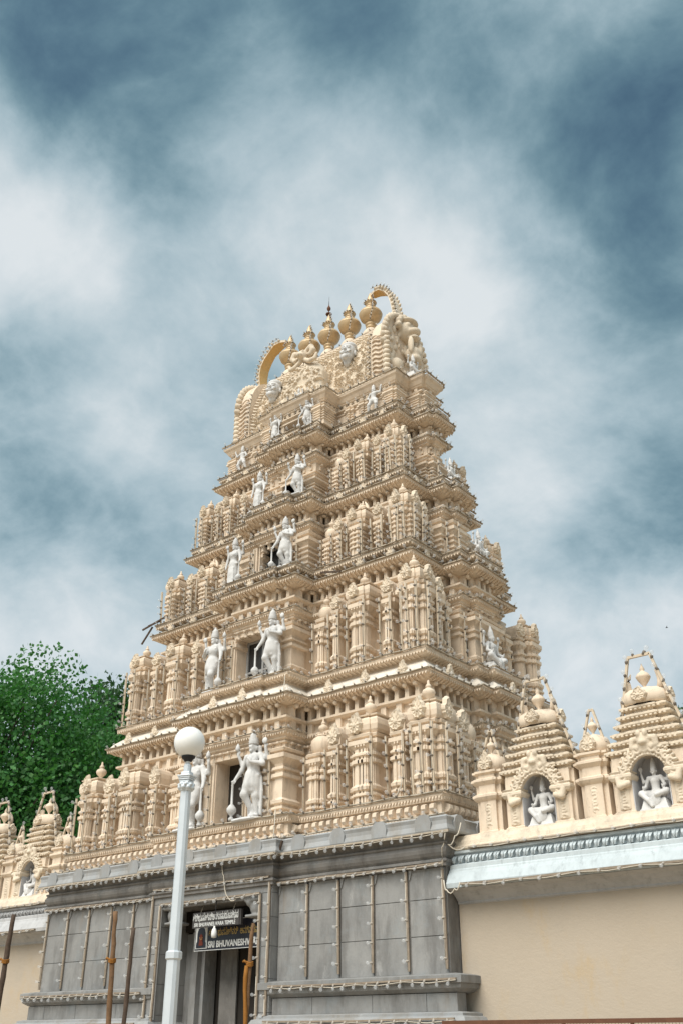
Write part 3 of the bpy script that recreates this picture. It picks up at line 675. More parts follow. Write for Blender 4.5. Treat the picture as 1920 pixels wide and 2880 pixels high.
    d0 = S['df'] - .11 - S['pc']; d1 = sb1 + .06; sp_ = d0 - d1
    if sp_ > .5:
        nu0, nu1 = d1 + sp_ * .52, d1 + sp_ * .92; hu0, hu1 = d1 + sp_ * .04, d1 + sp_ * .44
        for s in (-1, 1):
            for (a0, a1, kd, bk) in ((nu0, nu1, 'n', .12), (hu0, hu1, 'half', .24)):
                e = sorted((s * a0, s * a1)); pavilion(si, 'r', e[0], e[1], kd, bk, S)
# ---- top tier under the roof
S5 = dict(z0=17.25, zc=18.41)
F5 = FP(3.44, 1.14, [(1.33, .58), (.75, .68)], [(.52, .47), (.40, .55)]); N5 = (nfront([0, 0]), nfront([0, 0]))
FW5 = offset(F5, -.24); yb5 = 1.14 + .68 - .24; xo5 = .40
poly = FW5[:5] + [(-xo5, -yb5), (-xo5, -yb5 + .35), (xo5, -yb5 + .35), (xo5, -yb5)] + FW5[5:]
T5 = obj('storey', m_sw(poly, [(0, 17.23), (0, 17.82)], ['cream'], 'storey', bot=False), TOWER)
mb = MB(); mb.box(-xo5 + .01, xo5 - .01, -yb5 + .3, -yb5 + .34, 17.25, 17.8); obj('window_dark_back', mb.mesh('window_dark_back', ['painted_dark']), T5)  # near-black sheet: shade of the opening painted at the recess back
EN5 = obj('entablature', m_sw(F5, [(-.24, 17.82), (-.21, 17.83), (-.21, 17.87), (-.24, 17.88), (-.24, 17.93), (-.16, 17.96), (-.16, 18.0), (-.24, 18.02), (-.24, 18.10), (-.17, 18.12), (-.15, 18.14), (-.15, 18.16), (-.12, 18.18), (-.06, 18.28), (-.01, 18.33), (0, 18.36), (.01, 18.40), (-.02, 18.42), (-.12, 18.43), (-.16, 18.46), (-.12, 18.50), (-.15, 18.53), (-.3, 18.54)], ['cream'], 'entablature'), TOWER)
m5b = m_block(.10, .085, .07)
along(offset(F5, -.24), 0, sum(N5), .2, lambda x, y, rz, L: piece(TOWER, 'frieze_block', m5b, EN5, T(x, y, 18.018, rz)), .02)
along(offset(F5, .012), 0, sum(N5), .12, lambda x, y, rz, L: piece(TOWER, 'fringe_tooth', TOOTH, EN5, T(x, y, 18.43, rz) @ Matrix.Diagonal((1, 1, -.8, 1))), .02)
for s in (-1, 1):
    for (x0, x1, ya, yb_) in ((2.86, 3.30, -.98, -.6), (1.98, 2.24, -.95, -.6), (1.50, 1.72, -.95, -.6), (.78, 1.20, -1.62, -1.2)):
        e = sorted((s * x0, s * x1)); q = [(e[0], yb_), (e[0], ya), (e[0] + .1, ya), (e[0] + .1, ya - .05), (e[1] - .1, ya - .05), (e[1] - .1, ya), (e[1], ya), (e[1], yb_)]
        obj('pier', m_sw(q, [(o * .7, z + 17.25) for o, z in ringprof(.72, 'short')], ['cream'], 'pier'), T5)
    e = s
q = [(3.1, -.34), (3.62, -.34), (3.62, -.22), (3.74, -.22), (3.74, .22), (3.62, .22), (3.62, .34), (3.1, .34)]
obj('pier', m_sw(q, [(o * .7, z + 17.25) for o, z in ringprof(.72, 'short')], ['cream'], 'pier'), T5)
for v in (-.78, .78):
    q = [(3.0, v - .15), (3.28, v - .15), (3.28, v + .15), (3.0, v + .15)]
    obj('pier', m_sw(q, [(o * .7, z + 17.25) for o, z in ringprof(.72, 'short')], ['cream'], 'pier'), T5)

# ---- barrel roof, its front and back carved in relief
def roof_y(t): return -(.93 - .04 * t - .62 * max(0, t - .25) ** 1.7 / (.75 ** 1.7))      # t 0..1 from base to ridge
def roof_pt(x, t, out=0.):
    z = 18.53 + 2.42 * t; y = roof_y(t); return (x, y - out * .95, z + out * .25 * t)
NX, NZ = 330, 150
cx_ = rng.uniform(-2.5, 2.5, 420); ct_ = rng.uniform(.05, .87, 420); cs_ = rng.uniform(.045, .10, 420)
X_, T_ = np.meshgrid(np.linspace(-2.48, 2.48, NX), np.linspace(0, 1, NZ), indexing='ij')
H_ = .012 * np.sin(X_ * 41 + 3 * np.sin(T_ * 37)) * np.sin(T_ * 70 + 2 * np.sin(X_ * 23))
best = np.full(X_.shape, 9.)
for a, c, s_ in zip(cx_, ct_, cs_):
    rr = np.hypot(X_ - a, (T_ - c) * 2.42); th = np.arctan2((T_ - c) * 2.42, X_ - a)
    m = rr / s_ < best; best = np.where(m, rr / s_, best)
    H_ = np.where(m & (rr < s_ * 1.25), .05 * np.cos(rr / s_ * 8 + th * (1 if a > 0 else -1)) * np.exp(-(rr / s_) ** 2 * .6) + .05 * np.exp(-(rr / s_) ** 2 * 2), H_)
H_ = np.where((T_ > .87), .05 * ((np.sin(T_ * 150) > 0)) + .02 * np.sin(X_ * 50), H_); H_ = np.where(T_ < .04, .03, H_)
RB = MB(); vs = [roof_pt(float(X_[i, j]), float(T_[i, j]), float(H_[i, j]) + .02) for i in range(NX) for j in range(NZ)]
fs = [(i * NZ + j, (i + 1) * NZ + j, (i + 1) * NZ + j + 1, i * NZ + j + 1) for i in range(NX - 1) for j in range(NZ - 1)]
RB.add(vs, fs, 0, False)
core = [(roof_y(k / 10), 18.53 + .242 * k) for k in range(11)]
core = core + [(-y, z) for y, z in reversed(core)]
n = len(core); vs = [(-2.5, y, z) for y, z in core] + [(2.5, y, z) for y, z in core]
RB.add(vs, [tuple(range(n)), tuple(range(2 * n - 1, n - 1, -1))] + [((i + 1) % n, i, n + i, n + (i + 1) % n) for i in range(n)])
ROOF = obj('roof', RB.mesh('roof', ['cream_carved']), TOWER)
# ridge course with pots
mb = MB(); mb.box(-2.35, 2.35, -.30, .30, 20.9, 21.02); mb.box(-2.3, 2.3, -.24, .24, 21.02, 21.1); obj('ridge', mb.mesh('ridge', ['cream']), ROOF)
KAL = MB().lathe([(.30, 21.02), (.31, 21.08), (.27, 21.2), (.19, 21.33), (.12, 21.40)], 18, 1).lathe([(.11, 21.38), (.16, 21.42), (.16, 21.46), (.11, 21.49), (.17, 21.53), (.18, 21.57), (.12, 21.61), (.1, 21.66), (.2, 21.70), (.32, 21.80), (.365, 21.92), (.37, 21.95), (.375, 21.96), (.375, 21.98), (.36, 22.0), (.34, 22.06), (.24, 22.13), (.12, 22.17), (.17, 22.2), (.18, 22.24), (.11, 22.27), (.15, 22.30), (.16, 22.33), (.1, 22.36), (.19, 22.43), (.2, 22.45), (.15, 22.47), (.13, 22.55), (.05, 22.80), (0, 22.90)], 20, 0).mesh('kalasha_pot', ['gold', 'cream'])
for i in range(5): obj('kalasha_pot', KAL, ROOF, T((i - 2) * .8555, 0, 0, .3 * i))
# end gables: thick horseshoe frames with leaf crest, ribs on the front leg
def gable(s):
    outl = []
    for k in range(25):
        a = math.pi * k / 24; ca, sa = math.cos(a), math.sin(a)
        outl.append((-1.02 * ca * (1 + .08 * sa), 19.35 + 1.72 * sa ** .85))
    outl = [(-1.0, 18.52)] + outl + [(1.0, 18.52)]
    n = len(outl); x0, x1 = 2.46, 2.98; b = MB()
    vs = [(s * x0, y, z) for y, z in outl] + [(s * x1, y, z) for y, z in outl]
    fs = [tuple(range(n)), tuple(range(2 * n - 1, n - 1, -1))] + [((i + 1) % n, i, n + i, n + (i + 1) % n) for i in range(n)]
    if s < 0: fs = [f[::-1] for f in fs]
    b.add(vs, fs)
    for k in range(9):                                   # waving ribs on the front leg
        z = 18.72 + .16 * k; pts = [(s * (2.52 + .4 * t), -1.03 - .02 * math.sin(t * 3.1), z + .05 * math.sin(t * 6.3)) for t in (0, .2, .4, .6, .8, 1)]
        b.tube(pts, .028, 5)
    go = obj('gable', b.mesh('gable', ['cream']), ROOF)
    lob = MB().lathe([(0, -.12), (.09, -.06), (.11, .02), (.06, .10), (0, .15)], 8).mesh('crest_leaf', ['cream_carved'])
    for k in range(2, 24):
        y, z = outl[k]; y2, z2 = outl[k + 1] if k < n - 1 else outl[k]; ang = math.atan2(z - 19.4, y)
        m = Matrix.Translation((s * 2.98, y * 1.05, z + .03)) @ Matrix.Rotation(ang - math.pi / 2, 4, 'X'); obj('crest_leaf', lob, go, m)
    for k in range(9):
        m = Matrix.Translation((s * 3.02, -1.02, 18.62 + .165 * k)) @ Matrix.Rotation(R(90) * s, 4, 'Y'); obj('crest_leaf', lob, go, m)
    # carved outer face
    sd_ = Sdf((-.15, -1.0, -.9), (.75, 1.0, 1.9), .035)
    r_ = np.random.default_rng(5 + s)
    for k in range(70):
        y = r_.uniform(-.85, .85); z = r_.uniform(-.75, 1.15 - abs(y) * .5); sd_.ell((.02, y, z), (.07, r_.uniform(.05, .10), r_.uniform(.06, .14)), .01)
    # lion mask: brow, eyes, snout, jaw, mane curls
    sd_.ell((.1, 0, 1.0), (.28, .38, .34), .05).ell((.38, 0, .9), (.2, .2, .13), .05).ell((.36, 0, .68), (.17, .17, .08), .04).ell((.28, -.17, 1.12), (.1, .1, .1), .02).ell((.28, .17, 1.12), (.1, .1, .1), .02).ell((.2, 0, 1.32), (.26, .34, .1), .03)
    for a in np.linspace(0, math.pi, 9): sd_.ell((.12, -.46 * math.cos(a), 1.05 + .46 * math.sin(a)), (.13, .11, .11), .01)
    sd_.ell((.3, 0, .1), (.24, .22, .26), .05).ell((.42, 0, -.12), (.14, .2, .14), .04).ell((.4, -.22, .32), (.1, .08, .3), .03).ell((.4, .22, .32), (.1, .08, .3), .03)
    for y in (-.6, .6): sd_.ell((.12, y, -.55), (.2, .22, .25), .03)
    me = sd_.mesh('lion_mask', 'cream_carved'); obj('lion_mask', me, go, Matrix.Translation((s * 2.96, 0, 19.55)) @ Matrix.Diagonal((s, 1, 1, 1)))
    # the great curling crest
    if s > 0: path = [(1.80, 22.70, .10), (2.0, 22.72, .16), (2.2, 22.66, .2), (2.4, 22.50, .17), (2.56, 22.24, .19), (2.66, 21.92, .20), (2.72, 21.55, .20), (2.76, 21.2, .19), (2.78, 20.9, .17), (2.76, 20.6, .2)]
    else: path = [(1.86, 22.66, .10), (2.08, 22.70, .16), (2.33, 22.66, .2), (2.58, 22.50, .17), (2.78, 22.28, .19), (2.93, 22.0, .20), (2.98, 21.7, .20), (2.96, 21.35, .19), (2.88, 20.95, .17), (2.80, 20.6, .2)]
    b = MB(); vs = []; fs = []
    for k, (x, z, hw) in enumerate(path):
        xa, za, _ = path[max(k - 1, 0)]; xb, zb, _ = path[min(k + 1, len(path) - 1)]; l = math.hypot(xb - xa, zb - za); nx, nz = -(zb - za) / l, (xb - xa) / l
        nx, nz = -nx, -nz; t = .042
        vs += [(s * (x + nx * t), -hw, z + nz * t), (s * (x + nx * t), hw, z + nz * t), (s * (x - nx * t), hw, z - nz * t), (s * (x - nx * t), -hw, z - nz * t)]
    mi = []
    for k in range(len(path) - 1):
        for j in range(4):
            q = (k * 4 + j, k * 4 + (j + 1) % 4, k * 4 + 4 + (j + 1) % 4, k * 4 + 4 + j); fs.append(q[::-1] if s > 0 else q); mi.append(1 if j == 0 else 0)
    fs += [(0, 1, 2, 3), tuple(len(vs) - 4 + q for q in (3, 2, 1, 0))]; mi += [0, 0]
    b.add(vs, fs); b.mi = mi
    co = obj('curling_crest', b.mesh('curling_crest', ['cream_carved', 'gold_inner']), ROOF)
    st = MB().lathe([(.05, -.03), (.05, .03), (.02, .08), (0, .09)], 6).mesh('crest_stud', ['cream_carved'])
    for k in range(1, len(path) - 1):
        for f in (0, .5):
            x = path[k][0] * (1 - f) + path[k + 1][0] * f; z = path[k][1] * (1 - f) + path[k + 1][1] * f; hw = path[k][2]
            for yy in (-hw, hw): obj('crest_stud', st, co, Matrix.Translation((s * (x + .03), yy, z + .04)) @ Matrix.Rotation(s * R(45), 4, 'Y'))
gable(-1); gable(1)
# central gable of the front with its lion head and scrolls
sd_ = Sdf((-1.0, -.62, -.1), (1.0, .45, 2.5), .026)
sd_.box((0, -.05, .55), (.78, .30, .6), .01, .08).ell((0, -.05, 1.1), (.66, .34, .7), .05)
r_ = np.random.default_rng(3)
for k in range(150):
    a = r_.uniform(0, math.pi); q = r_.uniform(.3, .78); sd_.ell((q * math.cos(a), -.33, .75 + q * 1.1 * math.sin(a) * .9), (r_.uniform(.035, .06), .13, r_.uniform(.035, .07)), .0)
for k in range(70): sd_.ell((r_.uniform(-.72, .72), -.36, r_.uniform(0, .8)), (r_.uniform(.03, .06), .09, r_.uniform(.04, .08)), .0)
sd_.ell((0, -.3, 1.95), (.2, .2, .2), .04).ell((0, -.48, 1.88), (.11, .12, .08), .03).ell((-.09, -.45, 2.02), (.05, .05, .05), .01).ell((.09, -.45, 2.02), (.05, .05, .05), .01)
for s in (-1, 1): sd_.chain([(s * .18, -.32, 2.1), (s * .34, -.34, 2.14), (s * .42, -.34, 1.98), (s * .32, -.36, 1.86), (s * .24, -.34, 1.92)], [.08, .09, .09, .07, .05], .01).chain([(s * .1, -.34, 1.75), (s * .3, -.36, 1.6), (s * .5, -.34, 1.62), (s * .56, -.34, 1.78)], [.07, .08, .07, .05], .01)
obj('front_gable', sd_.mesh('front_gable', 'cream_carved'), ROOF, T(0, -.92, 18.5))
for s in (-1, 1):                                       # rope bands at the ends of the roof front
    b = MB()
    for k in range(15):
        t = .05 + .055 * k; p0 = roof_pt(s * 2.2, t, .05); p1 = roof_pt(s * 2.42, t + .05, .05); b.tube([p0, p1], .035, 5)
    obj('rope_band', b.mesh('rope_band', ['cream_carved']), ROOF)
# ================================================================== white sculptures
def head(sd, x, z, y=-.01, crown=.15, r=.052):
    sd.ell((x, y, z), (r * .88, r * .95, r * 1.12), .01)
    sd.ell((x, y - r * .95, z - .004), (.011, .016, .016), .006).ell((x, y - r * .8, z - r * .62), (.02, .012, .008), .005).ell((x, y - r * .72, z - r * .9), (.022, .02, .016), .008)   # nose, mouth, chin
    for s in (-1, 1):
        sd.ell((x + s * .02, y - r * .86, z + .008), (.011, .007, .006), .003).ell((x + s * .024, y - r * .84, z + .022), (.016, .008, .005), .004)                # eyes, brows
        sd.ell((x + s * r * .95, y + .004, z - .012), (.013, .016, .03), .005)                                                                                # ears
    return sd
def hand(sd, c, d, up):
    c = np.array(c); d = np.array(d, float); d /= np.linalg.norm(d); up = np.array(up, float)
    sd.cap(c, c + d * .03, .017, .016, .008)
    for k in range(4): sd.cap(c + d * .028 + up * (.011 * (k - 1.5)), c + d * (.062 - .006 * abs(k - 1.4)) + up * (.013 * (k - 1.5)), .0068, .0055, .002)
    sd.cap(c + up * .016 + d * .008, c + up * .036 + d * .03, .0075, .006, .004)
def guardian(mir=1, dress=False):
    sd = Sdf((-.36, -.2, -.01), (.36, .16, .92), .0105)
    # legs: one straight, one bent and crossing
    sd.chain([(.045, .0, .44), (.06, -.02, .25), (.055, .015, .055)], [.062, .044, .028]).cap((.055, .01, .03), (.075, -.075, .022), .026, .02)
    if dress:
        sd.chain([(0, 0, .46), (-.01, -.01, .25), (-.02, -.005, .05)], [.085, .088, .095], .03).cap((-.05, -.03, .025), (-.055, -.1, .02), .024, .02)
        for k in range(5): sd.chain([(-.06 + .03 * k, -.075, .36), (-.075 + .033 * k, -.085, .06)], [.012, .014], .012)
    else:
        sd.chain([(-.045, .0, .44), (-.05, -.085, .265), (.0, -.0, .09)], [.062, .046, .028]).cap((0.0, .0, .06), (.02, -.06, .025), .026, .02)
        sd.chain([(0, -.01, .47), (0, -.02, .37)], [.095, .10], .03).cap((-.06, -.06, .36), (.05, -.07, .30), .03, .02)
        sd.chain([(.1, .01, .45), (.125, .01, .3), (.115, .01, .06)], [.022, .018, .022], .01).chain([(-.07, .02, .4), (-.09, .03, .2), (-.07, .03, .03)], [.018, .016, .02], .01)
    sd.cap((-.09, -.02, .455), (.09, -.02, .47), .026, .026, .01)                                   # girdle
    sd.chain([(0, 0, .45), (.005, .0, .54), (-.005, -.005, .63), (-.01, 0, .69)], [.078, .06, .08, .055], .03)
    if dress:
        for s in (-1, 1): sd.ell((s * .037, -.06, .63), (.032, .03, .032), .015)
    sd.cap((-.105, .0, .70), (.095, .0, .70), .034, .034, .03).cap((-.01, 0, .70), (-.012, -.008, .76), .026, .024, .02)
    head(sd, -.012, .80)
    sd.chain([(-.075, -.045, .66), (-.01, -.075, .60), (.055, -.05, .66)], [.011, .014, .011], .008)   # garland
    # front arms
    sd.chain([(-.115, 0, .70), (-.17, -.02, .56), (-.215, -.075, .45)], [.033, .027, .019]); hand(sd, (-.215, -.08, .44), (-.2, -.4, -.9), (1, 0, 0))
    if dress: sd.chain([(.105, 0, .70), (.165, 0, .57), (.17, -.03, .45)], [.033, .026, .018]); hand(sd, (.17, -.035, .44), (0, -.2, -1), (-1, 0, 0))
    else: sd.chain([(.105, 0, .70), (.165, -.03, .59), (.06, -.115, .61)], [.033, .028, .02]); hand(sd, (.055, -.12, .615), (-.5, -.1, .8), (1, 0, .3))
    # rear arms, raised
    sd.chain([(-.10, .02, .69), (-.20, .02, .63), (-.235, -.02, .745)], [.03, .025, .018]); hand(sd, (-.235, -.02, .75), (0, -.1, 1), (1, 0, 0))
    sd.chain([(.10, .02, .69), (.175, .03, .66), (.175, -.0, .775)], [.03, .025, .018]); hand(sd, (.175, 0, .78), (0, -.1, 1), (1, 0, 0))
    sd.chain([(-.05, .04, .8), (-.075, .04, .72)], [.03, .02]).chain([(.04, .04, .8), (.06, .04, .72)], [.03, .02])   # hair on the shoulders
    body = sd.mesh('body', 'white')
    if mir < 0:
        co = np.empty(len(body.vertices) * 3); body.vertices.foreach_get('co', co); co = co.reshape(-1, 3); co[:, 0] *= -1; body.vertices.foreach_set('co', co.ravel()); body.flip_normals(); body.update()
    return body
BODY = {('g', 1): guardian(1), ('g', -1): guardian(-1), ('d', 1): guardian(1, True), ('d', -1): guardian(-1, True)}
CROWN = MB().lathe([(.055, 0), (.062, .012), (.056, .028), (.062, .04), (.052, .055), (.056, .068), (.044, .095), (.046, .105), (.034, .128), (.024, .14), (.014, .15), (.018, .158), (.012, .17), (0, .178)], 14).mesh('crown', ['white'])
MACE = MB().lathe([(.03, 0), (.032, .02), (.012, .05), (.03, .065), (.055, .10), (.055, .13), (.03, .165), (.014, .18), (.013, .42), (.02, .43), (.0, .445)], 12).mesh('mace', ['white'])
CONCH = MB().lathe([(.008, 0), (.024, .02), (.03, .04), (.02, .07), (.006, .095), (0, .1)], 10).mesh('conch', ['white'])
DISC = MB().lathe([(0, -.008), (.034, -.008), (.038, 0), (.034, .008), (0, .008)], 14).mesh('disc', ['white'])
PLATE = MB().sweep([(-.2, .12), (-.24, -.04), (-.16, -.15), (.0, -.17), (.16, -.15), (.2, -.02), (.18, .12)], [(0, -.012), (.01, 0), (.0, .02), (-.02, .025)]).mesh('pedestal', ['white'])
def statue(x, y, z, h, kind, mir, label, rz=0, group='standing white figures on the tower ledges'):
    e = empty('guardian_statue', (x, y, z), label, 'statue', group); e.rotation_euler[2] = rz; k = h / .99
    def P(n, me, m): obj(n, me, e, Matrix.Scale(k, 4) @ m)
    P('body', BODY[(kind, mir)], Matrix.Translation((0, 0, .02))); P('crown', CROWN, Matrix.Translation((-.012 * mir, -.004, .85)))
    P('pedestal', PLATE, Matrix.Identity(4)); P('mace', MACE, Matrix.Translation((-.225 * mir, -.10, .02)))
    P('conch', CONCH, Matrix.Translation((-.235 * mir, -.035, .80))); P('disc', DISC, Matrix.Translation((.175 * mir, -.02, .87)) @ Matrix.Rotation(R(90), 4, 'X'))
    return e
statue(.92, -3.60, 5.88, 1.98, 'g', 1, 'white four-armed guardian statue with mace, right of the lowest window')
statue(-1.0, -3.60, 5.88, 1.98, 'g', -1, 'white guardian statue partly hidden behind the street lamp, left of lowest window')
statue(1.03, -3.24, 9.22, 1.76, 'g', 1, 'white four-armed guardian statue with mace, right of the second storey window')
statue(-1.03, -3.24, 9.22, 1.76, 'g', -1, 'white guardian statue with raised open hand, left of the second storey window')
statue(.95, -2.80, 12.26, 1.52, 'g', 1, 'white guardian statue leaning on a mace, right of third storey opening')
statue(-.93, -2.80, 12.26, 1.48, 'd', -1, 'white robed standing statue, left of the third storey opening')
statue(.74, -2.17, 14.74, 1.36, 'g', 1, 'white guardian statue with crossed leg, right of the fourth storey opening')
statue(-.74, -2.17, 14.74, 1.34, 'd', -1, 'white statue in a long dress, left of the fourth storey opening')
statue(.62, -1.68, 17.27, 1.08, 'g', 1, 'small white statue on a mace, right of the top tier opening')
statue(-.66, -1.68, 17.27, 1.08, 'd', -1, 'small white robed statue, left of the top tier opening')
# dancing figures at the ends of the top tier
def dancer(mir):
    sd = Sdf((-.4, -.2, -.01), (.4, .2, 1.02), .012)
    sd.chain([(.06, 0, .45), (.13, -.06, .27), (.06, .0, .06)], [.07, .05, .03]).cap((.06, 0, .03), (.09, -.08, .025), .028, .02)
    sd.chain([(-.06, 0, .45), (-.14, -.06, .3), (-.20, .0, .06)], [.07, .05, .03]).cap((-.2, 0, .03), (-.24, -.07, .025), .028, .02)
    sd.chain([(0, 0, .45), (-.01, 0, .56), (0, 0, .66)], [.09, .068, .085], .03).cap((-.11, 0, .70), (.11, 0, .70), .04, .04, .03).cap((0, 0, .70), (0, 0, .78), .03, .03)
    sd.cap((-.1, -.03, .44), (.12, -.03, .40), .05, .05, .03)
    head(sd, 0, .81, -.01, .15, .06).chain([(0, 0, .86), (0, 0, .93), (0, 0, 1.0)], [.058, .05, .015], .01)
    sd.chain([(.12, 0, .70), (.23, 0, .66), (.29, -.03, .82)], [.036, .03, .022]); hand(sd, (.29, -.03, .83), (.1, 0, 1), (1, 0, 0))
    sd.chain([(-.12, 0, .70), (-.2, -.01, .57), (-.11, -.06, .50)], [.036, .03, .022]); hand(sd, (-.11, -.06, .5), (1, -.2, -.3), (0, 0, 1))
    me = sd.mesh('body', 'white')
    if mir < 0:
        co = np.empty(len(me.vertices) * 3); me.vertices.foreach_get('co', co); co = co.reshape(-1, 3); co[:, 0] *= -1; me.vertices.foreach_set('co', co.ravel()); me.flip_normals(); me.update()
    return me
for s, lb in ((1, 'white dancing figure with one raised arm at right end of the top tier'), (-1, 'white dancing figure in wide stance at left end of the top tier')):
    e = empty('dancing_statue', (s * 2.6, -1.10, 17.27), lb, 'statue', 'dancing figures on the top tier'); obj('body', dancer(s), e, Matrix.Scale(.98, 4)); obj('pedestal', PLATE, e, Matrix.Scale(.9, 4))
# seated figures
def seated():
    sd = Sdf((-.42, -.36, -.01), (.42, .22, 1.12), .015)
    sd.chain([(.07, 0, .34), (.26, -.13, .36), (.08, -.24, .29)], [.085, .062, .04]).chain([(-.07, 0, .34), (-.26, -.13, .36), (-.10, -.23, .2), (-.03, -.24, .08)], [.085, .062, .048, .034])
    sd.cap((-.14, -.05, .30), (.14, -.05, .30), .075, .075, .04).ell((.02, -.17, .2), (.12, .06, .14), .03)
    sd.chain([(0, 0, .34), (0, 0, .48), (0, -.01, .60)], [.10, .075, .095], .03).cap((-.12, 0, .67), (.12, 0, .67), .042, .042, .03).cap((0, 0, .67), (0, -.01, .76), .033, .03)
    head(sd, 0, .80, -.015, .15, .068).chain([(0, 0, .86), (0, 0, .93), (0, 0, 1.08)], [.066, .055, .012], .01)
    for s in (-1, 1):
        sd.chain([(s * .13, 0, .67), (s * .2, -.02, .5), (s * .2, -.14, .44)], [.04, .034, .026]); hand(sd, (s * .2, -.15, .45), (0, -.4, .8), (s, 0, 0))
        sd.chain([(s * .12, .03, .66), (s * .25, .03, .6), (s * .27, .0, .76)], [.036, .03, .022]); hand(sd, (s * .27, 0, .77), (0, -.1, 1), (s, 0, 0)); sd.ell((s * .27, -.01, .86), (.045, .03, .05), .01)
    return sd.mesh('body', 'white')
SEAT = seated()
SEATB = MB().sweep([(-.26, .16), (-.26, -.2), (.26, -.2), (.26, .16)], [(.04, -.02), (.04, .03), (.015, .05), (0, .10), (-.03, .2), (-.05, .24)]).mesh('pedestal', ['white'])
def seat(x, y, z, h, rz, label, group):
    e = empty('seated_statue', (x, y, z), label, 'statue', group); e.rotation_euler[2] = rz
    obj('body', SEAT, e, Matrix.Scale(h / 1.08, 4)); obj('pedestal', SEATB, e, Matrix.Scale(h / 1.08, 4)); return e
GS = 'seated white figures on the side bays'
seat(5.24, -.10, 9.2, 1.28, R(90), 'large white seated figure on the side bay of the second storey', GS)
seat(5.06, -.05, 12.24, .95, R(90), 'white seated figure with arm out, side bay of the third storey', GS)
seat(4.36, -.05, 14.72, .9, R(90), 'white seated figure against the sky, side bay of fourth storey', GS)
seat(0.02, -1.42, 18.52, .62, 0, 'small white figure seated below the central lion head of the roof', 'small seated figures on the roof')
seat(3.42, -.25, 18.5, .95, R(90), 'white seated figure on the right end of the roof cornice', 'small seated figures on the roof')
# white face masks on the roof
def mask():
    sd = Sdf((-.36, -.42, -.56), (.36, .2, .5), .016)
    sd.ell((0, .02, .06), (.25, .24, .34), .04).ell((0, -.03, -.2), (.19, .2, .2), .06).cap((0, -.22, .06), (0, -.29, -.05), .028, .045, .03)
    for s in (-1, 1):
        sd.ell((s * .105, -.205, .055), (.06, .035, .03), .006).cap((s * .04, -.235, .115), (s * .17, -.19, .125), .018, .014, .012).ell((s * .26, .03, -.04), (.035, .06, .11), .015).ell((s * .13, -.19, -.08), (.07, .05, .06), .04).cap((s * .01, -.27, -.12), (s * .13, -.22, -.15), .022, .012, .01)
    sd.ell((0, -.245, -.185), (.09, .04, .022), .012).ell((0, -.2, -.30), (.09, .07, .09), .04).ell((0, .04, .27), (.27, .25, .16), .02)
    sd.ell((0, -.285, -.165), (.07, .03, .009), .0, True)
    sd.cap((0, .0, -.33), (0, .05, -.40), .12, .13, .04)
    return sd.mesh('face_mask', 'white')
MASK = mask()
for s, lb in ((1, 'white moustached face mask on the right half of the roof'), (-1, 'white face mask with round eyes on left half of the roof')):
    e = obj('face_mask', MASK, None, Matrix.Translation((s * 1.53, -.93, 20.0)) @ Matrix.Rotation(R(-8), 4, 'X') @ Matrix.Rotation(R(14), 4, 'Z') @ Matrix.Scale(.92, 4)); tag(e, lb, 'mask', 'face masks on the roof')
# ================================================================== compound walls and the row of shrines on them
def wall(x0, x1, label, band, xs):
    e = empty('compound_wall', ((x0 + x1) / 2, -3.0, 0), label, 'wall'); base = Matrix.Translation((-(x0 + x1) / 2, 3.0, 0))
    mb = MB(); mb.box(x0, x1, -3.3, -2.6, 0, 3.84); obj('wall_face', mb.mesh('wall_face', ['beige_wall']), e, base)
    q = [(x0, -3.3), (x1, -3.3), (x1, -2.6), (x0, -2.6)]
    def band_obj(n, prof, m):
        b = MB(); vs = []; fs = []; N = len(prof)
        for x in (x0, x1): vs += [(x, -3.3 - o, z) for o, z in prof] + [(x, -2.6, prof[-1][1]), (x, -2.6, prof[0][1])]
        k = N + 2; fs = [tuple(range(k - 1, -1, -1)), tuple(range(k, 2 * k))] + [(i, (i + 1) % k, k + (i + 1) % k, k + i) for i in range(k)]
        b.add(vs, fs); o = obj(n, b.mesh(n, [m]), e, base); return o
    band_obj('cove', [(.0, 3.81), (.03, 3.83), (.03, 3.86), (.05, 3.88), (.10, 3.93), (.20, 4.0), (.33, 4.04), (.37, 4.05)], 'pale_white')
    c = band_obj('cornice', [(.34, 4.052), (.39, 4.06), (.40, 4.14), (.38, 4.18), (.33, 4.28), (.28, 4.35), (.27, 4.38), (.25, 4.40), (.25, 4.47), (.22, 4.49), (.14, 4.50), (.14, 4.66), (.2, 4.68), (.2, 4.72), (.16, 4.73)], band)
    band_obj('coping', [(.15, 4.732), (.20, 4.76), (.20, 4.80), (.14, 4.83), (.12, 4.90), (.06, 4.98), (.05, 5.01), (.02, 5.02)], 'cream_carved')
    sh = MB(); sh.add([(-.06, .02, .14), (.06, .02, .14), (.065, -.05, .12), (-.065, -.05, .12), (-.05, -.10, .06), (.05, -.10, .06), (-.02, -.09, -.005), (.02, -.09, -.005), (-.03, .02, 0), (.03, .02, 0)], [(0, 3, 2, 1), (3, 4, 5, 2), (4, 6, 7, 5), (6, 8, 9, 7), (0, 8, 6, 4, 3), (1, 2, 5, 7, 9)])
    sh.tube([(0, -.055, .12), (0, -.115, .06), (0, -.10, 0)], .014, 5)
    DN = sh.mesh('leaf_dentil', [band]); n = int((x1 - x0) / .15)
    for i in range(n): piece(e, 'leaf_dentil', DN, c, Matrix.Translation((x0 + (i + .5) * (x1 - x0) / n, -3.44, 4.51)))
    return e
WR = wall(6.02, 13.5, 'beige plastered compound wall with pale blue cornice, right of the tower', 'blue_white', None)
WL = wall(-16.0, -6.02, 'beige compound wall with white cornice, left of the tower', 'pale_white', None)


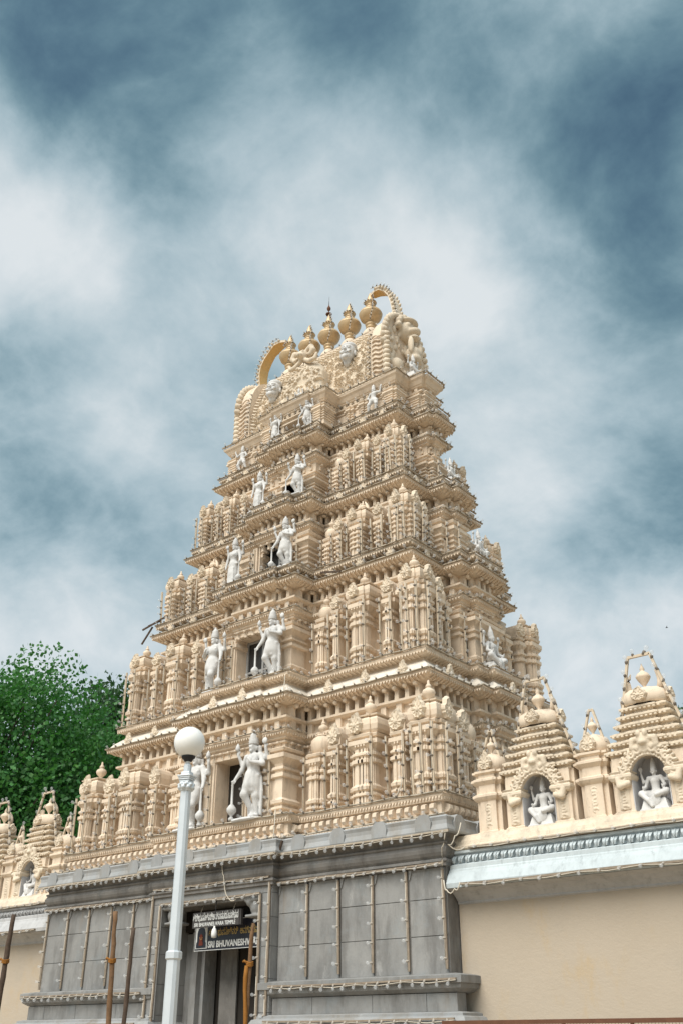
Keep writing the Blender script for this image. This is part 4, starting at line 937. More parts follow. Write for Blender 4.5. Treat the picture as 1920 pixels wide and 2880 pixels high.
SPOT = MB().lathe([(.07, 0), (.075, .03), (.03, .06), (.035, .1), (.11, .2), (.15, .27), (.155, .29), (.15, .31), (.12, .36), (.05, .41), (.04, .44), (.055, .46), (.03, .52), (0, .6)], 14).mesh('pot_finial', ['cream'])
def arch_pts(w, zs, n=10): return [(-w * math.cos(math.pi * k / n), zs + w * 1.25 * math.sin(math.pi * k / n)) for k in range(n + 1)]
def rectp(a, y0, y1): return [(-a, y1), (-a, y0), (a, y0), (a, y1)]
PANEL = Sdf((-.12, -.06, -.3), (.12, .06, .3), .02)
_r = np.random.default_rng(9)
for k in range(7):
    a = k * 1.1; PANEL.chain([(.05 * math.cos(a + t), -.0, -.22 + .07 * k + .05 * math.sin(a + t)) for t in np.linspace(0, 4.4, 6)], [.014] * 6, .004)
PANEL.box((0, .03, 0), (.1, .02, .28), .005); PANEL = PANEL.mesh('carved_panel', 'cream_carved')
ARCH = Sdf((-.75, -.2, -.1), (.75, .12, .95), .018)
for k in range(33):
    a = math.pi * k / 32; ARCH.ell((.45 * math.cos(a), 0, .05 + .5 * math.sin(a)), (.10, .06, .10), .02)
for k in range(11):
    a = math.pi * (k + .5) / 11; c_ = np.array((.47 * math.cos(a), -.07, .05 + .52 * math.sin(a)))
    ARCH.chain([c_ + np.array((.062 * math.cos(t + a), 0, .062 * math.sin(t + a))) for t in np.linspace(0, 5.2, 8)], [.024] * 8, .004).ell(c_, (.026, .04, .026), .004)
for k in range(23):
    a = math.pi * k / 22; ARCH.ell((.565 * math.cos(a), -.03, .05 + .62 * math.sin(a)), (.035, .05, .035), .006).ell((.36 * math.cos(a), -.05, .05 + .41 * math.sin(a)), (.026, .035, .026), .006)
ARCH.ell((0, -.02, .60), (.16, .08, .14), .02)
for s in (-1, 1): ARCH.chain([(s * .38, -.06, .02), (s * .52, -.08, -.02), (s * .56, -.06, .12), (s * .46, -.07, .15)], [.05, .06, .05, .03], .01)
ARCH.ell((0, -.04, .70), (.13, .1, .15), .03).ell((0, -.12, .66), (.07, .06, .05), .02)
for s in (-1, 1): ARCH.chain([(s * .08, -.05, .75), (s * .2, -.06, .72), (s * .22, -.06, .60), (s * .13, -.08, .58)], [.05, .06, .05, .03], .01).ell((s * .06, -.1, .82), (.05, .05, .07), .01)
ARCH = ARCH.mesh('niche_arch', 'cream_carved')
def big_shrine(x, label, slabel, z=5.0):
    e = empty('wall_shrine', (x, -2.85, z), label, 'shrine', 'large niche shrines on the compound wall')
    xo, zs = .34, .62
    # base walls as a plan with the niche cut in: legs, back and top
    q = [(-.72, .3), (-.72, -.28), (-.66, -.28), (-.66, -.36), (-xo, -.36), (-xo, .03), (xo, .03), (xo, -.36), (.66, -.36), (.66, -.28), (.72, -.28), (.72, .3)]
    obj('body', m_sw(q, [(.03, 0), (.03, .06), (0, .08), (0, .55), (.0, .62), (0, .98)], ['cream'], 'body'), e)
    # niche lining and vault
    b = MB(); ap = arch_pts(xo - .006, zs)
    for k in range(len(ap) - 1):
        (xa, za), (xb, zb) = ap[k], ap[k + 1]; b.add([(xa, -.37, za), (xb, -.37, zb), (xb, .02, zb), (xa, .02, za)], [(0, 3, 2, 1)], sm=True)
    b.box(-xo + .003, xo - .003, .0, .025, .0, 1.02)
    for s in (-1, 1): b.box(min(s * (xo - .02), s * (xo - .004)), max(s * (xo - .02), s * (xo - .004)), -.365, .01, 0, zs)
    obj('niche', b.mesh('niche', ['niche_white']), e)
    sp = [(-xo, .98), (-xo, zs)] + [(a, c) for a, c in arch_pts(xo, zs)][1:-1] + [(xo, zs), (xo, .98), (.0, 1.2)]
    b = MB(); oa = arch_pts(xo, zs); ob = arch_pts(xo * 1.45, zs)
    for y0 in (-.39,):
        for k in range(len(oa) - 1): b.add([(oa[k][0], y0, oa[k][1]), (oa[k + 1][0], y0, oa[k + 1][1]), (ob[k + 1][0], y0, ob[k + 1][1]), (ob[k][0], y0, ob[k][1]), (ob[k][0], .1, ob[k][1]), (ob[k + 1][0], .1, ob[k + 1][1]), (oa[k][0], -.2, oa[k][1]), (oa[k + 1][0], -.2, oa[k + 1][1])], [(0, 3, 2, 1), (3, 4, 5, 2), (0, 1, 7, 6)])
    obj('arch_face', b.mesh('arch_face', ['cream']), e)
    obj('niche_arch', ARCH, e, T(0, -.36, .50, 0, (1, 1, 1)))
    for s in (-1, 1):
        cap = MB().sweep([(s * .5 - .15, -.2), (s * .5 - .15, -.40), (s * .5 + .15, -.40), (s * .5 + .15, -.2)], [(.0, .56), (.03, .58), (.06, .63), (.06, .67), (.03, .7), (.05, .73), (0, .75)]); obj('capital', cap.mesh('capital', ['cream_carved']), e)
        obj('carved_panel', PANEL, e, T(s * .5, -.385, .30, 0, (1, 1, .75)))
    # stepped pyramid of mouldings
    st = MB(); w0 = .74; zc = .98
    for k in range(6):
        a = w0 - k * .065; dy = .36 - k * .028; p = [(-a, dy), (-a, -dy), (-a * .55, -dy), (-a * .55, -dy - .04), (a * .55, -dy - .04), (a * .55, -dy), (a, -dy), (a, dy)]
        h = .155; st.sweep(p, [(-.05, zc), (-.05, zc + .05), (.01, zc + .07), (.03, zc + .09), (.03, zc + .12), (-.0, zc + .13), (-.05, zc + h)])
        for i in range(int(2 * a / .085)): x_ = -a + .045 + i * .085; st.box(x_ - .022, x_ + .022, -dy - .065, -dy - .01, zc + .052, zc + .078)
        zc += h
    obj('tier', st.mesh('tier', ['cream_carved']), e)
    # ribbed dome
    dm = MB(); vs = []; fs = []; N = 22
    for r_, zz in ((.40, 0), (.45, .03), (.455, .13), (.42, .22), (.32, .285), (.15, .31), (0.02, .315)):
        vs += [(r_ * (1 + .06 * (-1) ** i) * math.cos(2 * math.pi * i / N) * 1.0, r_ * .72 * (1 + .06 * (-1) ** i) * math.sin(2 * math.pi * i / N), zc + zz) for i in range(N)]
    for k in range(6):
        for i in range(N): j = (i + 1) % N; fs.append((k * N + i, k * N + j, (k + 1) * N + j, (k + 1) * N + i))
    dm.add(vs, fs, sm=True); obj('dome', dm.mesh('dome', ['cream']), e)
    obj('leaf_ornament', LEAF[1], e, T(0, -.325, zc + .01, 0, (.27, .35, .2)))
    obj('leaf_ornament', LEAF[2], e, T(.44, 0, zc + .01, R(90), (.24, .35, .2)))
    obj('pot_finial', SPOT, e, T(0, 0, zc + .29, 0, .86))
    for s in (-1, 1):
        hb = MB(); hb.tube([(s * (.27 + .05 * math.sin(t * 3.1) - .09 * max(0, t - .5)), 0, zc + .22 + .42 * t) for t in (0, .2, .4, .6, .8, 1)], [.06, .072, .07, .058, .036, .008], 8); obj('horn', hb.mesh('horn', ['cream']), e)
    seat(x + .0, -3.01, z + .03, .93, 0, slabel, 'seated white figures in the wall niches')
    return zc + z
def small_shrine(x, label, z=5.0):
    e = empty('wall_turret', (x, -2.9, z), label, 'turret', 'small domed turrets on the compound wall')
    q = [(-.26, .25), (-.26, -.2), (-.17, -.2), (-.17, -.26), (.17, -.26), (.17, -.2), (.26, -.2), (.26, .25)]
    obj('body', m_sw(q, [(.03, 0), (.03, .06), (0, .08), (0, .62), (.04, .66), (.07, .70), (.07, .74), (.01, .77), (.01, .92), (.05, .96), (.08, .99), (.08, 1.03), (.01, 1.06), (.01, 1.12), (.06, 1.15), (.06, 1.19), (0, 1.2)], ['cream'], 'body'), e)
    obj('carved_panel', PANEL, e, T(0, -.265, .36, 0, (1, 1, .85)))
    dm = MB(); vs = []; fs = []; N = 16
    for r_, zz in ((.24, 0), (.29, .06), (.3, .14), (.26, .25), (.16, .33), (.06, .36)):
        vs += [(r_ * (1 + .05 * (-1) ** i) * math.cos(2 * math.pi * i / N), r_ * .9 * (1 + .05 * (-1) ** i) * math.sin(2 * math.pi * i / N), 1.2 + zz) for i in range(N)]
    for k in range(5):
        for i in range(N): j = (i + 1) % N; fs.append((k * N + i, k * N + j, (k + 1) * N + j, (k + 1) * N + i))
    dm.add(vs, fs, sm=True); obj('dome', dm.mesh('dome', ['cream']), e)
    obj('leaf_ornament', LEAF[0], e, T(0, -.27, 1.19, 0, (.26, .35, .26))); obj('pot_finial', SPOT, e, T(0, 0, 1.54, 0, .62))
BIGX = [7.80, 9.96]; SMX = [6.70, 8.88, 11.06]
big_shrine(7.80, 'large niche shrine on the wall next to the tower, right side', 'white seated figure in the wall niche nearest the tower, right side')
big_shrine(9.96, 'large niche shrine on the wall at the right edge', 'white seated figure in the wall niche at the right edge')
big_shrine(-7.80, 'large niche shrine on the wall left of the tower, nearest it', 'white seated figure in the wall niche left of the tower')
big_shrine(-9.96, 'large niche shrine on the wall at the left edge', 'white seated figure in the wall niche at the left edge')
small_shrine(6.70, 'small domed turret in the corner between tower and right wall')
small_shrine(8.88, 'small domed turret between the two niche shrines on the right wall')
small_shrine(-6.70, 'small domed turret touching the left side of the tower')
small_shrine(-8.88, 'small domed turret between the two niche shrines on the left wall')
# ================================================================== festoon lighting: battens and wires with bulbs
BULB = MB().lathe([(.016, -.02), (.022, -.02), (.024, .03), (.018, .04)], 7, 0).lathe([(.012, .035), (.02, .05), (.034, .075), (.036, .09), (.028, .112), (.0, .124)], 8, 1).mesh('bulb', ['holder', 'bulb_glass'])
BULB2 = BULB.copy(); BULB2.materials[0] = M['holder_pale']
def light_string(pts, sp, d, label, group, th=(.035, .03), wire=False, jit=.012, bs=1., dj=.25, name='light_string'):
    pts = [Vector(p) for p in pts]; e = empty(name, pts[0], label, 'string lights', group); o0 = pts[0]
    mb = MB(); sub = []
    for a, b in zip(pts[:-1], pts[1:]):
        n = max(1, int((b - a).length / 1.1)); seg = [a.lerp(b, k / n) + Vector((rng.uniform(-jit, jit), rng.uniform(-jit, jit) * .4, rng.uniform(-jit, jit))) * (0 if k in (0, n) and wire else 1) for k in range(n + 1)]
        sub.append(seg)
        for p, q in zip(seg[:-1], seg[1:]):
            if wire: mb.tube([p - o0, q - o0], th[0] * .5, 4)
            else:
                mb.bar(p - o0, q - o0, *th)
                mb.tube([p - o0 + Vector(d) * .03, (p + q) / 2 - o0 + Vector(d) * .035 - Vector((0, 0, .03)), q - o0 + Vector(d) * .03], .008, 4, 1)
    obj('batten' if not wire else 'wire', mb.mesh('batten', [('batten_dark' if group in ('bulb battens on the grey stone base', 'bulb strings on the compound walls') else 'batten_mid' if group == 'bulb strings along the ledges' else 'batten') if not wire else 'wire', 'wire']), e)
    D = Vector(d).normalized()
    for seg in sub:
        L = sum((q - p).length for p, q in zip(seg[:-1], seg[1:])); n = max(1, round(L / sp)); 
        for k in range(n):
            t = (k + .5) / n * (len(seg) - 1); i = min(int(t), len(seg) - 2); p = seg[i].lerp(seg[i + 1], t - i)
            if th[0] == .04 and rng.random() < .22: continue
            dd = (D + Vector(rng.uniform(-dj, dj, 3))).normalized()
            m = Matrix.Translation(p - o0 + D * .02) @ dd.to_track_quat('Z', 'Y').to_matrix().to_4x4() @ Matrix.Scale(bs * rng.uniform(.85, 1.1), 4)
            obj('bulb', BULB2 if 'stone base' in group or 'compound' in group or 'slab' in label else BULB, e, m)
    return e
def ring(poly, o, z, i0, i1): return [(x, y, z) for x, y in offset(poly, o)[i0:i1 + 1]]
GH = 'bulb strings along the ledges'
ordn = ['lowest', 'second', 'third', 'fourth']
light_string(ring(F0, .29, 5.03, 0, 5), .23, (0, -.5, -.8), 'bulb string hanging under the front edge of the grey eave slab', GH)
light_string(ring(F0, .16, 5.37, 0, 5), .30, (0, -.8, .4), 'bulb string on top of the grey eave slab', GH)
light_string(ring(F1, .15, 5.87, 0, 5), .30, (0, -.8, .5), 'bulb string along front edge of the cream plinth course', GH)
light_string(ring(F1, .15, 5.87, 5, 8), .30, (.8, 0, .5), 'bulb string along right side edge of the cream plinth course', GH)
for si, S in enumerate(LV):
    FK, nf, ns = S['FK'], S['nf'], S['ns']
    light_string(ring(FK, .03, S['zk'] + .07, 0, nf), .30, (0, -.8, .45), 'bulb string along the front eave of the %s storey' % ordn[si], GH)
    light_string(ring(FK, .03, S['zk'] + .07, nf, nf + ns), .30, (.8, 0, .45), 'bulb string along the right side eave of the %s storey' % ordn[si], GH)
    light_string(ring(FK, S['lo'] + .03, S['zl'] + .02, 0, nf), .27, (0, -.8, .45), 'bulb string along the front ledge above the %s storey' % ordn[si], GH)
    light_string(ring(FK, S['lo'] + .03, S['zl'] + .02, nf, nf + ns), .27, (.8, 0, .45), 'bulb string along the right side ledge above the %s storey' % ordn[si], GH)
    a = S['zk'] - (.80 if S['hole'] else .62)
    q = ring(FK, -.12, a + .08, 0, nf); light_string(q[1:-1], .28, (0, -.8, .4), 'bulb string on the window bay cornice of the %s storey' % ordn[si], GH)
    q = ring(FK, -.12, a + .08, nf, nf + ns); light_string(q[1:-1], .28, (.8, 0, .4), 'bulb string on the side bay cornice of the %s storey' % ordn[si], GH)
light_string(ring(F5, .03, 18.44, 0, N5[0]), .30, (0, -.6, .8), 'bulb string along the front cornice under the roof', GH)
light_string(ring(F5, .03, 18.44, N5[0], sum(N5)), .26, (.8, 0, .6), 'bulb string along the right side cornice under the roof', GH)
light_string(ring(F5, -.20, 18.07, 0, N5[0]), .30, (0, -.8, .3), 'bulb string below the cornice of the top tier', GH)
# vertical battens on the pavilions
GV = 'vertical bulb battens on the pavilions'
def ordinal(n): return '%d%s' % (n, 'th' if 10 <= n % 100 <= 20 else {1: 'st', 2: 'nd', 3: 'rd'}.get(n % 10, 'th'))
for si, S in enumerate(LV):
    fr = []; sd_ = []
    ex, ey, c = S['wf'] - .11, S['df'] - .11, S['pc']
    for (k, face, uc, edge, w_, z0, h, kd) in PAV:
        if k != si: continue
        if face == 'f':
            for s in ((-1, 1) if kd != 'half' else (-1,)): fr.append((uc + s * w_ * (.44 if kd == 'n' else .40), -edge - .10, h, s))
        elif face == 'r' and uc < 0: sd_.append((edge + .09, uc - w_ * .40, h))
        elif face == 'c':
            if edge < 0:
                for t in (.14, .5, .9) if uc > 0 else (.2, .85): fr.append((uc * (ex - c * (1 - t)), -ey - .11, h, 1))
            if uc > 0 and edge < 0:
                for t in (.15, .8): sd_.append((ex + .11, -ey + c * t, h))
    fr.sort(key=lambda q: -q[0]); sd_.sort(key=lambda q: q[1])
    for n, (x, y, h, s) in enumerate(fr):
        tl = rng.uniform(-.03, .03); x2 = x + tl
        light_string([(x, y, S['z0'] + .02), (x2, y - .02, S['z0'] + h * .93)], .27 if si < 2 else .2, (-.35 * s - .2, -.8, .25), 'vertical bulb batten on front of the %s storey, %s counted from the right' % (ordn[si], ordinal(n + 1)), GV, (.04, .03), bs=1.05 - .05 * si)
    for n, (x, y, h) in enumerate(sd_):
        light_string([(x, y, S['z0'] + .02), (x + .02, y, S['z0'] + h * .93)], .27 if si < 2 else .2, (.8, -.3, .25), 'vertical bulb batten on right side of the %s storey, %s counted from the front corner' % (ordn[si], ordinal(n + 1)), GV, (.03, .04), bs=1.05 - .05 * si)
    # beside the window, and on the bay piers
    for x in (-S['xo'] - .1, S['xo'] + .1, S['hbw'] - .3, -S['hbw'] + .3):
        near = abs(x) < S['hbw'] - .31
        nm = 'beside the window' if near else 'on the bay pier'; yy = (S['yb'] + .08) if near else (S['dk'] + S['fs'][0][1] - .32 + .17)
        light_string([(x, -yy, S['z0'] + .02), (x, -yy, S['zo'] - .05)], .30, (-.5, -.7, .1), 'bulb batten %s of the %s storey, %s side' % (nm, ordn[si], 'left' if x < 0 else 'right'), GV, (.04, .03))
    sb1, sp1 = S['ss'][0]; xw = S['wk'] - .32
    for n, v in enumerate((-sb1 + .3, -S['ss'][1][0] + .24)):
        x = xw + (sp1 if n == 0 else S['ss'][1][1] + .04) + .11
        light_string([(x, v, S['z0'] + .02), (x, v, S['zo'] - .05)], .3, (.7, -.5, .1), 'bulb batten on the side bay of the %s storey, %s one' % (ordn[si], ('outer', 'inner')[n]), GV, (.03, .04))
# stone base
GB = 'bulb battens on the grey stone base'
for s, nm in ((1, 'right'), (-1, 'left')):
    for i in range(1, 6):
        x = s * PX[i] - s * .01
        light_string([(x, -3.70, 2.72), (x, -3.70, 4.42)], .34, (-.8, -.5, .1), 'vertical bulb batten on the grey %s wall panels, %s from the door' % (nm, ordinal(i)), GB, (.035, .03), bs=.95)
    e = sorted((s * 1.9, s * 6.05)); light_string([(e[0], -3.78, 4.50), (e[1], -3.78, 4.50)], .24, (0, -.7, -.5), 'bulb string under the grey frieze, %s of the door' % nm, GB, bs=.95)
    e = sorted((s * 1.9, s * 6.3)); light_string([(e[0], -3.96, 2.55), (e[1], -3.96, 2.55)], .26, (0, -.6, -.8), 'bulb string on the grey stone ledge, %s of the door' % nm, GB, bs=.98)
    light_string([(e[0], -4.07, 1.93), (e[1], -4.07, 1.93)], .27, (0, -.5, -.85), 'bulb string on the lowest grey moulding, %s of the door' % nm, GB, bs=.98)
    for x, nn_ in ((1.55, 'inner'), (1.80, 'outer')):
        light_string([(s * x, -3.90, 1.2), (s * x, -3.89, 4.30 if nn_ == 'inner' else 4.6)], .33, (-.85, -.5, .1), '%s bulb batten on the %s door jamb' % (nn_, nm), GB, (.04, .03), bs=.98)
light_string([(-1.54, -3.90, 4.31), (1.54, -3.90, 4.31)], .27, (0, -.7, -.5), 'bulb string along the top of the door opening', GB, bs=.95)
light_string([(-1.8, -3.92, 4.63), (1.8, -3.92, 4.63)], .27, (0, -.7, -.5), 'bulb string along the lintel above the door', GB, bs=.95)
GW = 'bulb strings on the compound walls'
for x0, x1, nm in ((6.35, 13.3, 'right'), (-15, -6.45, 'left')):
    light_string([(x0, -3.73, 4.10), (x1, -3.73, 4.10)], .36, (0, -.8, -.3), 'bulb string along the lower lip of the %s wall cornice' % nm, GW, (.05, .035), bs=.95)
    light_string([(x0 + .1, -3.53, 4.75), (x1, -3.53, 4.75)], .34, (0, -.9, .1), 'bulb string on top of the %s wall cornice' % nm, GW, (.05, .035), bs=.95)
GFm = 'bulb frames over the wall shrines'
for x, nm in ((7.80, 'right wall shrine next to the tower'), (9.96, 'shrine at the right edge'), (-7.80, 'left wall shrine nearest the tower'), (-9.96, 'shrine at the left edge')):
    light_string([(x - .50, -3.06, 6.35), (x - .20, -2.95, 7.83), (x + .22, -2.95, 7.83), (x + .72, -2.95, 6.2)], .26, (.0, -.25, 1), 'bent bulb frame over the finial of the %s' % nm, GFm, (.045, .045), bs=1.25, jit=.0, dj=.5)
for x, nm in ((6.70, 'corner turret at the right wall'), (8.88, 'turret between the right wall shrines'), (-6.70, 'turret beside the tower on left wall'), (-8.88, 'turret between the left wall shrines')):
    light_string([(x - .24, -2.95, 6.3), (x - .03, -2.92, 7.02), (x + .05, -2.92, 7.02), (x + .27, -2.95, 6.2)], .3, (0, -.25, 1), 'pointed bulb frame over the %s' % nm, GFm, (.04, .04), bs=1.1, jit=0, dj=.5)
# wires of bulbs on the roof pots and crests
GK = 'bulb wires on the roof finials'
for i, nm in enumerate(('leftmost', 'second', 'middle', 'fourth', 'rightmost')):
    x = (i - 2) * .8555
    light_string([(x + .2, -.32, 21.45), (x + .30, -.30, 21.95), (x + .14, -.14, 22.2), (x + .2, -.1, 22.45), (x + .05, -.06, 22.8)], .13, (.7, -.5, .3), 'wire of bulbs climbing the %s golden roof finial' % nm, GK, (.016, .016), True, bs=.8)
    light_string([(x - .2, -.05, 22.45), (x - .1, -.18, 22.46), (x + .1, -.18, 22.46), (x + .21, -.0, 22.45)], .09, (0, -.8, -.3), 'ring of bulbs round the neck of the %s golden roof finial' % nm, GK, (.016, .016), True, bs=.75, dj=.7)
for s, nm in ((-1, 'left'), (1, 'right')):
    light_string([(s * x * (1 if s > 0 else 1.075), -.24, z) for x, z in ((1.9, 22.78), (2.2, 22.76), (2.48, 22.58), (2.66, 22.28), (2.77, 21.95), (2.83, 21.55), (2.86, 21.2))], .16, (s * .7, -.3, .6), 'wire of bulbs along the %s curling roof crest' % nm, GK, (.02, .02), True, bs=.9)
    light_string([(s * 2.46, -1.06, 18.6), (s * 2.46, -1.06, 19.4), (s * 2.46, -.95, 20.3)], .2, (-.2, -.9, 0), 'wire of bulbs on the %s roof gable' % nm, GK, (.02, .02), True, bs=.9)
light_string([(-2.4, -.36, 21.0), (2.4, -.36, 21.0)], .3, (0, -.7, .6), 'wire of bulbs along the roof ridge', GK, (.02, .02), True, bs=.9)
# loose hanging wires
def loose(pts, label):
    c = [Vector(p) for p in pts]; out = []
    for k in range(len(c) - 1):
        for t in (0, .25, .5, .75): q = c[k].lerp(c[k + 1], t); out.append(q + Vector((0, 0, -.25 * math.sin(math.pi * t) * .3)))
    out.append(c[-1]); o = obj('loose_wire', MB().tube(out, .012, 5).mesh('loose_wire', ['wire'])); tag(o, label, 'wire', 'loose wires hanging from the strings')
loose([(1.95, -3.95, 5.95), (2.02, -4.05, 5.5), (1.98, -4.1, 5.1), (1.93, -3.98, 4.95)], 'pale loose wire hanging from plinth to eave slab right of the door bay')
loose([(.45, -3.98, 5.0), (.52, -3.98, 4.75), (.6, -3.95, 4.35), (.85, -3.9, 4.25)], 'pale loose wire dangling over the lintel above the signs')
loose([(6.22, -3.95, 5.0), (6.1, -3.9, 4.75), (6.02, -3.8, 4.45)], 'pale loose wire at the right corner of the grey frieze')
loose([(6.0, -3.74, 4.2), (6.12, -3.85, 4.02), (6.3, -3.85, 4.02), (6.42, -3.85, 4.12)], 'looped loose wire between stone corner and blue cornice')
loose([(6.35, -3.6, 5.2), (6.3, -3.75, 4.95), (6.2, -3.85, 4.8), (6.4, -3.6, 4.75)], 'pale loose wire behind the eave slab beside the corner turret')
loose([(1.70, -3.5, 9.15), (1.78, -3.6, 8.85), (1.85, -3.72, 8.55)], 'loose wire hanging from the second storey ledge at the bay corner')
loose([(4.95, -3.5, 6.25), (4.9, -3.52, 6.05), (4.75, -3.55, 5.92)], 'loose wire by the corner pavilion of the lowest storey')
# stray sticks left on the ledges
for pts, lb in (([(-4.98, -2.45, 12.2), (-4.15, -2.35, 12.42)], 'upper dark stick jutting from the left end of the third storey ledge'), ([(-4.86, -2.35, 12.32), (-4.35, -2.35, 12.36)], 'short stick beside the jutting one at the left ledge end'), ([(-4.66, -2.35, 12.25), (-5.02, -2.4, 11.78)], 'slanting stick under the left end of the third storey ledge'), ([(2.0, -2.62, 11.95), (2.75, -2.75, 11.72)], 'dark stick lying across the second storey eave'), ([(2.1, -3.98, 5.02), (2.22, -4.0, 5.28)], 'dark stick leaning on the grey eave slab')):
    o = obj('wooden_stick', MB().bar(pts[0], pts[1], .035, .045).mesh('wooden_stick', ['dark_wood'])); tag(o, lb, 'stick', 'stray sticks on the tower')
# ================================================================== street lamp
LX, LY = 7.31, -11.30
LP = empty('street_lamp', (LX, LY, 0), 'silver street lamp with white globe in front of the temple', 'street lamp')
def octo(a): c = a * .55; return [(-a, c), (-a, -c), (-c, -a), (c, -a), (a, -c), (a, c), (c, a), (-c, a)]
rzl = R(20)
pm = MB().sweep(octo(.068), [(.05, 0), (.05, .5), (.0, .56), (.0, 2.43)]).sweep(octo(.062), [(0, 2.50), (-.006, 4.36)])
obj('post', pm.mesh('post', ['silver']), LP, Matrix.Rotation(rzl, 4, 'Z'))
obj('collar', MB().sweep(octo(.075), [(-.005, 2.425), (.008, 2.44), (.008, 2.505), (-.005, 2.52)]).mesh('collar', ['silver']), LP, Matrix.Rotation(rzl, 4, 'Z'))
cp = Sdf((-.16, -.16, -.03), (.16, .16, .26), .008)
for k in range(8):
    a = math.pi * k / 4; cp.ell((.08 * math.cos(a), .08 * math.sin(a), .035), (.03, .03, .03), .005).ell((.085 * math.cos(a + .4), .085 * math.sin(a + .4), .07), (.025, .025, .022), .005)
cp.box((0, 0, .05), (.065, .065, .06), .01)
for k, r_ in enumerate((.08, .088, .096, .104)): cp.box((0, 0, .11 + .022 * k), (r_ * .9, r_ * .9, .008), .004, .006)
cp.box((0, 0, .20), (.06, .06, .03), .01)
obj('capital', cp.mesh('capital', 'silver'), LP, T(0, 0, 4.34, rzl))
obj('neck', MB().sweep(octo(.043), [(0, 4.52), (0, 4.655), (-.01, 4.665)]).lathe([(.03, 4.66), (.03, 4.70), (.042, 4.705), (.042, 4.72)], 12).mesh('neck', ['silver']), LP, Matrix.Rotation(rzl, 4, 'Z'))
obj('globe_seat', MB().lathe([(.045, 4.70), (.06, 4.725), (.085, 4.745), (.09, 4.765), (.08, 4.775)], 20).mesh('globe_seat', ['black_iron']), LP)
prof = [(.195 * math.sin(math.pi * k / 24), 4.945 - .195 * math.cos(math.pi * k / 24)) for k in range(2, 25)]
obj('globe', MB().lathe(prof, 40).mesh('globe', ['opal']), LP)

# ================================================================== rough poles
def pole(pts, r, label, rope=None, cloth=None):
    base = Vector((pts[0][0], pts[0][1], 0)); e = empty('wooden_pole', base, label, 'pole', 'rough wooden poles in front of the temple')
    n = 16; out = []; rr = []; r_ = np.random.default_rng(int(abs(pts[0][0]) * 100))
    ctrl = [Vector(p) for p in pts]
    for k in range(n + 1):
        t = k / n * (len(ctrl) - 1); i = min(int(t), len(ctrl) - 2); p = ctrl[i].lerp(ctrl[i + 1], t - i); out.append(p - base + Vector((r_.uniform(-.008, .008), r_.uniform(-.008, .008), 0))); rr.append(r * r_.uniform(.85, 1.15) * (1.1 - .25 * k / n))
    obj('shaft', MB().tube(out, rr, 9).mesh('shaft', ['pole_wood' if 'orange' in label or 'bent' in label else 'dark_wood']), e)
    if rope is not None:
        z = rope; i = min(range(len(out)), key=lambda q: abs(out[q].z - z)); c = out[i]; mb = MB()
        for k in range(3): mb.tube([(c.x + (r + .012) * math.cos(a), c.y + (r + .012) * math.sin(a), z + .022 * k + .01 * math.sin(a * 2)) for a in np.linspace(0, 6.28, 13)], .014, 5)
        mb.tube([(c.x - r, c.y - .03, z + .04), (c.x - r - .05, c.y - .04, z + .07), (c.x - r - .07, c.y - .04, z + .05)], .018, 5)
        obj('cloth_tie', mb.mesh('cloth_tie', ['cloth_orange']), e)
        if cloth:
            mb = MB(); mb.tube([(c.x - r * .4 - .02 * math.sin(k), c.y - r - .02, z - k * .16) for k in range(0, 14)], [.03, .034, .03, .028, .033, .03, .026, .03, .03, .028, .026, .024, .022, .02], 6); obj('cloth_strip', mb.mesh('cloth_strip', ['cloth_orange']), e)
pole([(-1.15, -8, 0), (-1.06, -8, 2.3), (-1.0, -8, 3.74)], .05, 'dark wooden pole at the left edge of the picture', 2.9)
pole([(2.2, -8, 0), (2.135, -8, 1.86), (2.09, -8, 2.9), (2.03, -8, 3.58)], .045, 'bent brown wooden pole left of the lamp with a cloth tie', 2.78)
pole([(2.54, -8, 0), (2.54, -8, 1.86), (2.55, -8, 3.29)], .04, 'thin dark wooden pole just left of the street lamp')
pole([(5.22, -8, 0), (5.28, -8, 1.83), (5.32, -8, 2.73), (5.35, -8, 3.19)], .032, 'wooden pole with orange cloth tied on, before the door', 2.60, True)

# ================================================================== signs over the door
def text(parent, body, size, x, y, z, mat, width=None, sh=0., bold=0.):
    cu = bpy.data.curves.new('lettering', 'FONT'); cu.body = body; cu.size = size; cu.align_x = 'LEFT'; cu.extrude = .003; cu.shear = sh; cu.offset = bold; cu.resolution_u = 3
    tmp = bpy.data.objects.new('tmp', cu); COL.objects.link(tmp); dg = bpy.context.evaluated_depsgraph_get(); me = bpy.data.meshes.new_from_object(tmp.evaluated_get(dg)); bpy.data.objects.remove(tmp)
    me.materials.clear(); me.materials.append(M[mat]); sx = 1.
    if width and len(me.vertices):
        xs = [v.co.x for v in me.vertices]; sx = width / max(1e-6, max(xs) - min(xs))
    return obj('lettering', me, parent, Matrix.Translation((x, y, z)) @ Matrix.Rotation(R(90), 4, 'X') @ Matrix.Diagonal((sx, 1, 1, 1)))
s1 = empty('sign_board', (.12, -3.74, 3.92), 'small grey sign board with white lettering hung in the doorway', 'sign')
mb = MB(); mb.box(-.72, .70, -.015, .015, -.15, .16); mb.box(.70, .74, .0, .06, -.15, .16); obj('board', mb.mesh('board', ['sign_grey']), s1)
text(s1, 'ಶ್ರೀಭುವನೇಶ್ವರಿಅಮ್ಮನವರದೇವಸ್ಥಾನ', .19, -.70, -.02, -.01, 'text_white', 1.38, 0, .003)
text(s1, 'SRI BHUVANESWARA TEMPLE', .105, -.66, -.02, -.125, 'text_white', 1.26, .1, .002)
for x in (-.5, .5): obj('hanger', MB().tube([(x, 0, .15), (x, .1, .36)], .006, 5).mesh('hanger', ['wire']), s1)
s2 = empty('sign_board', (.38, -3.42, 3.60), 'wide black sign board with yellow and white lettering behind the small sign', 'sign')
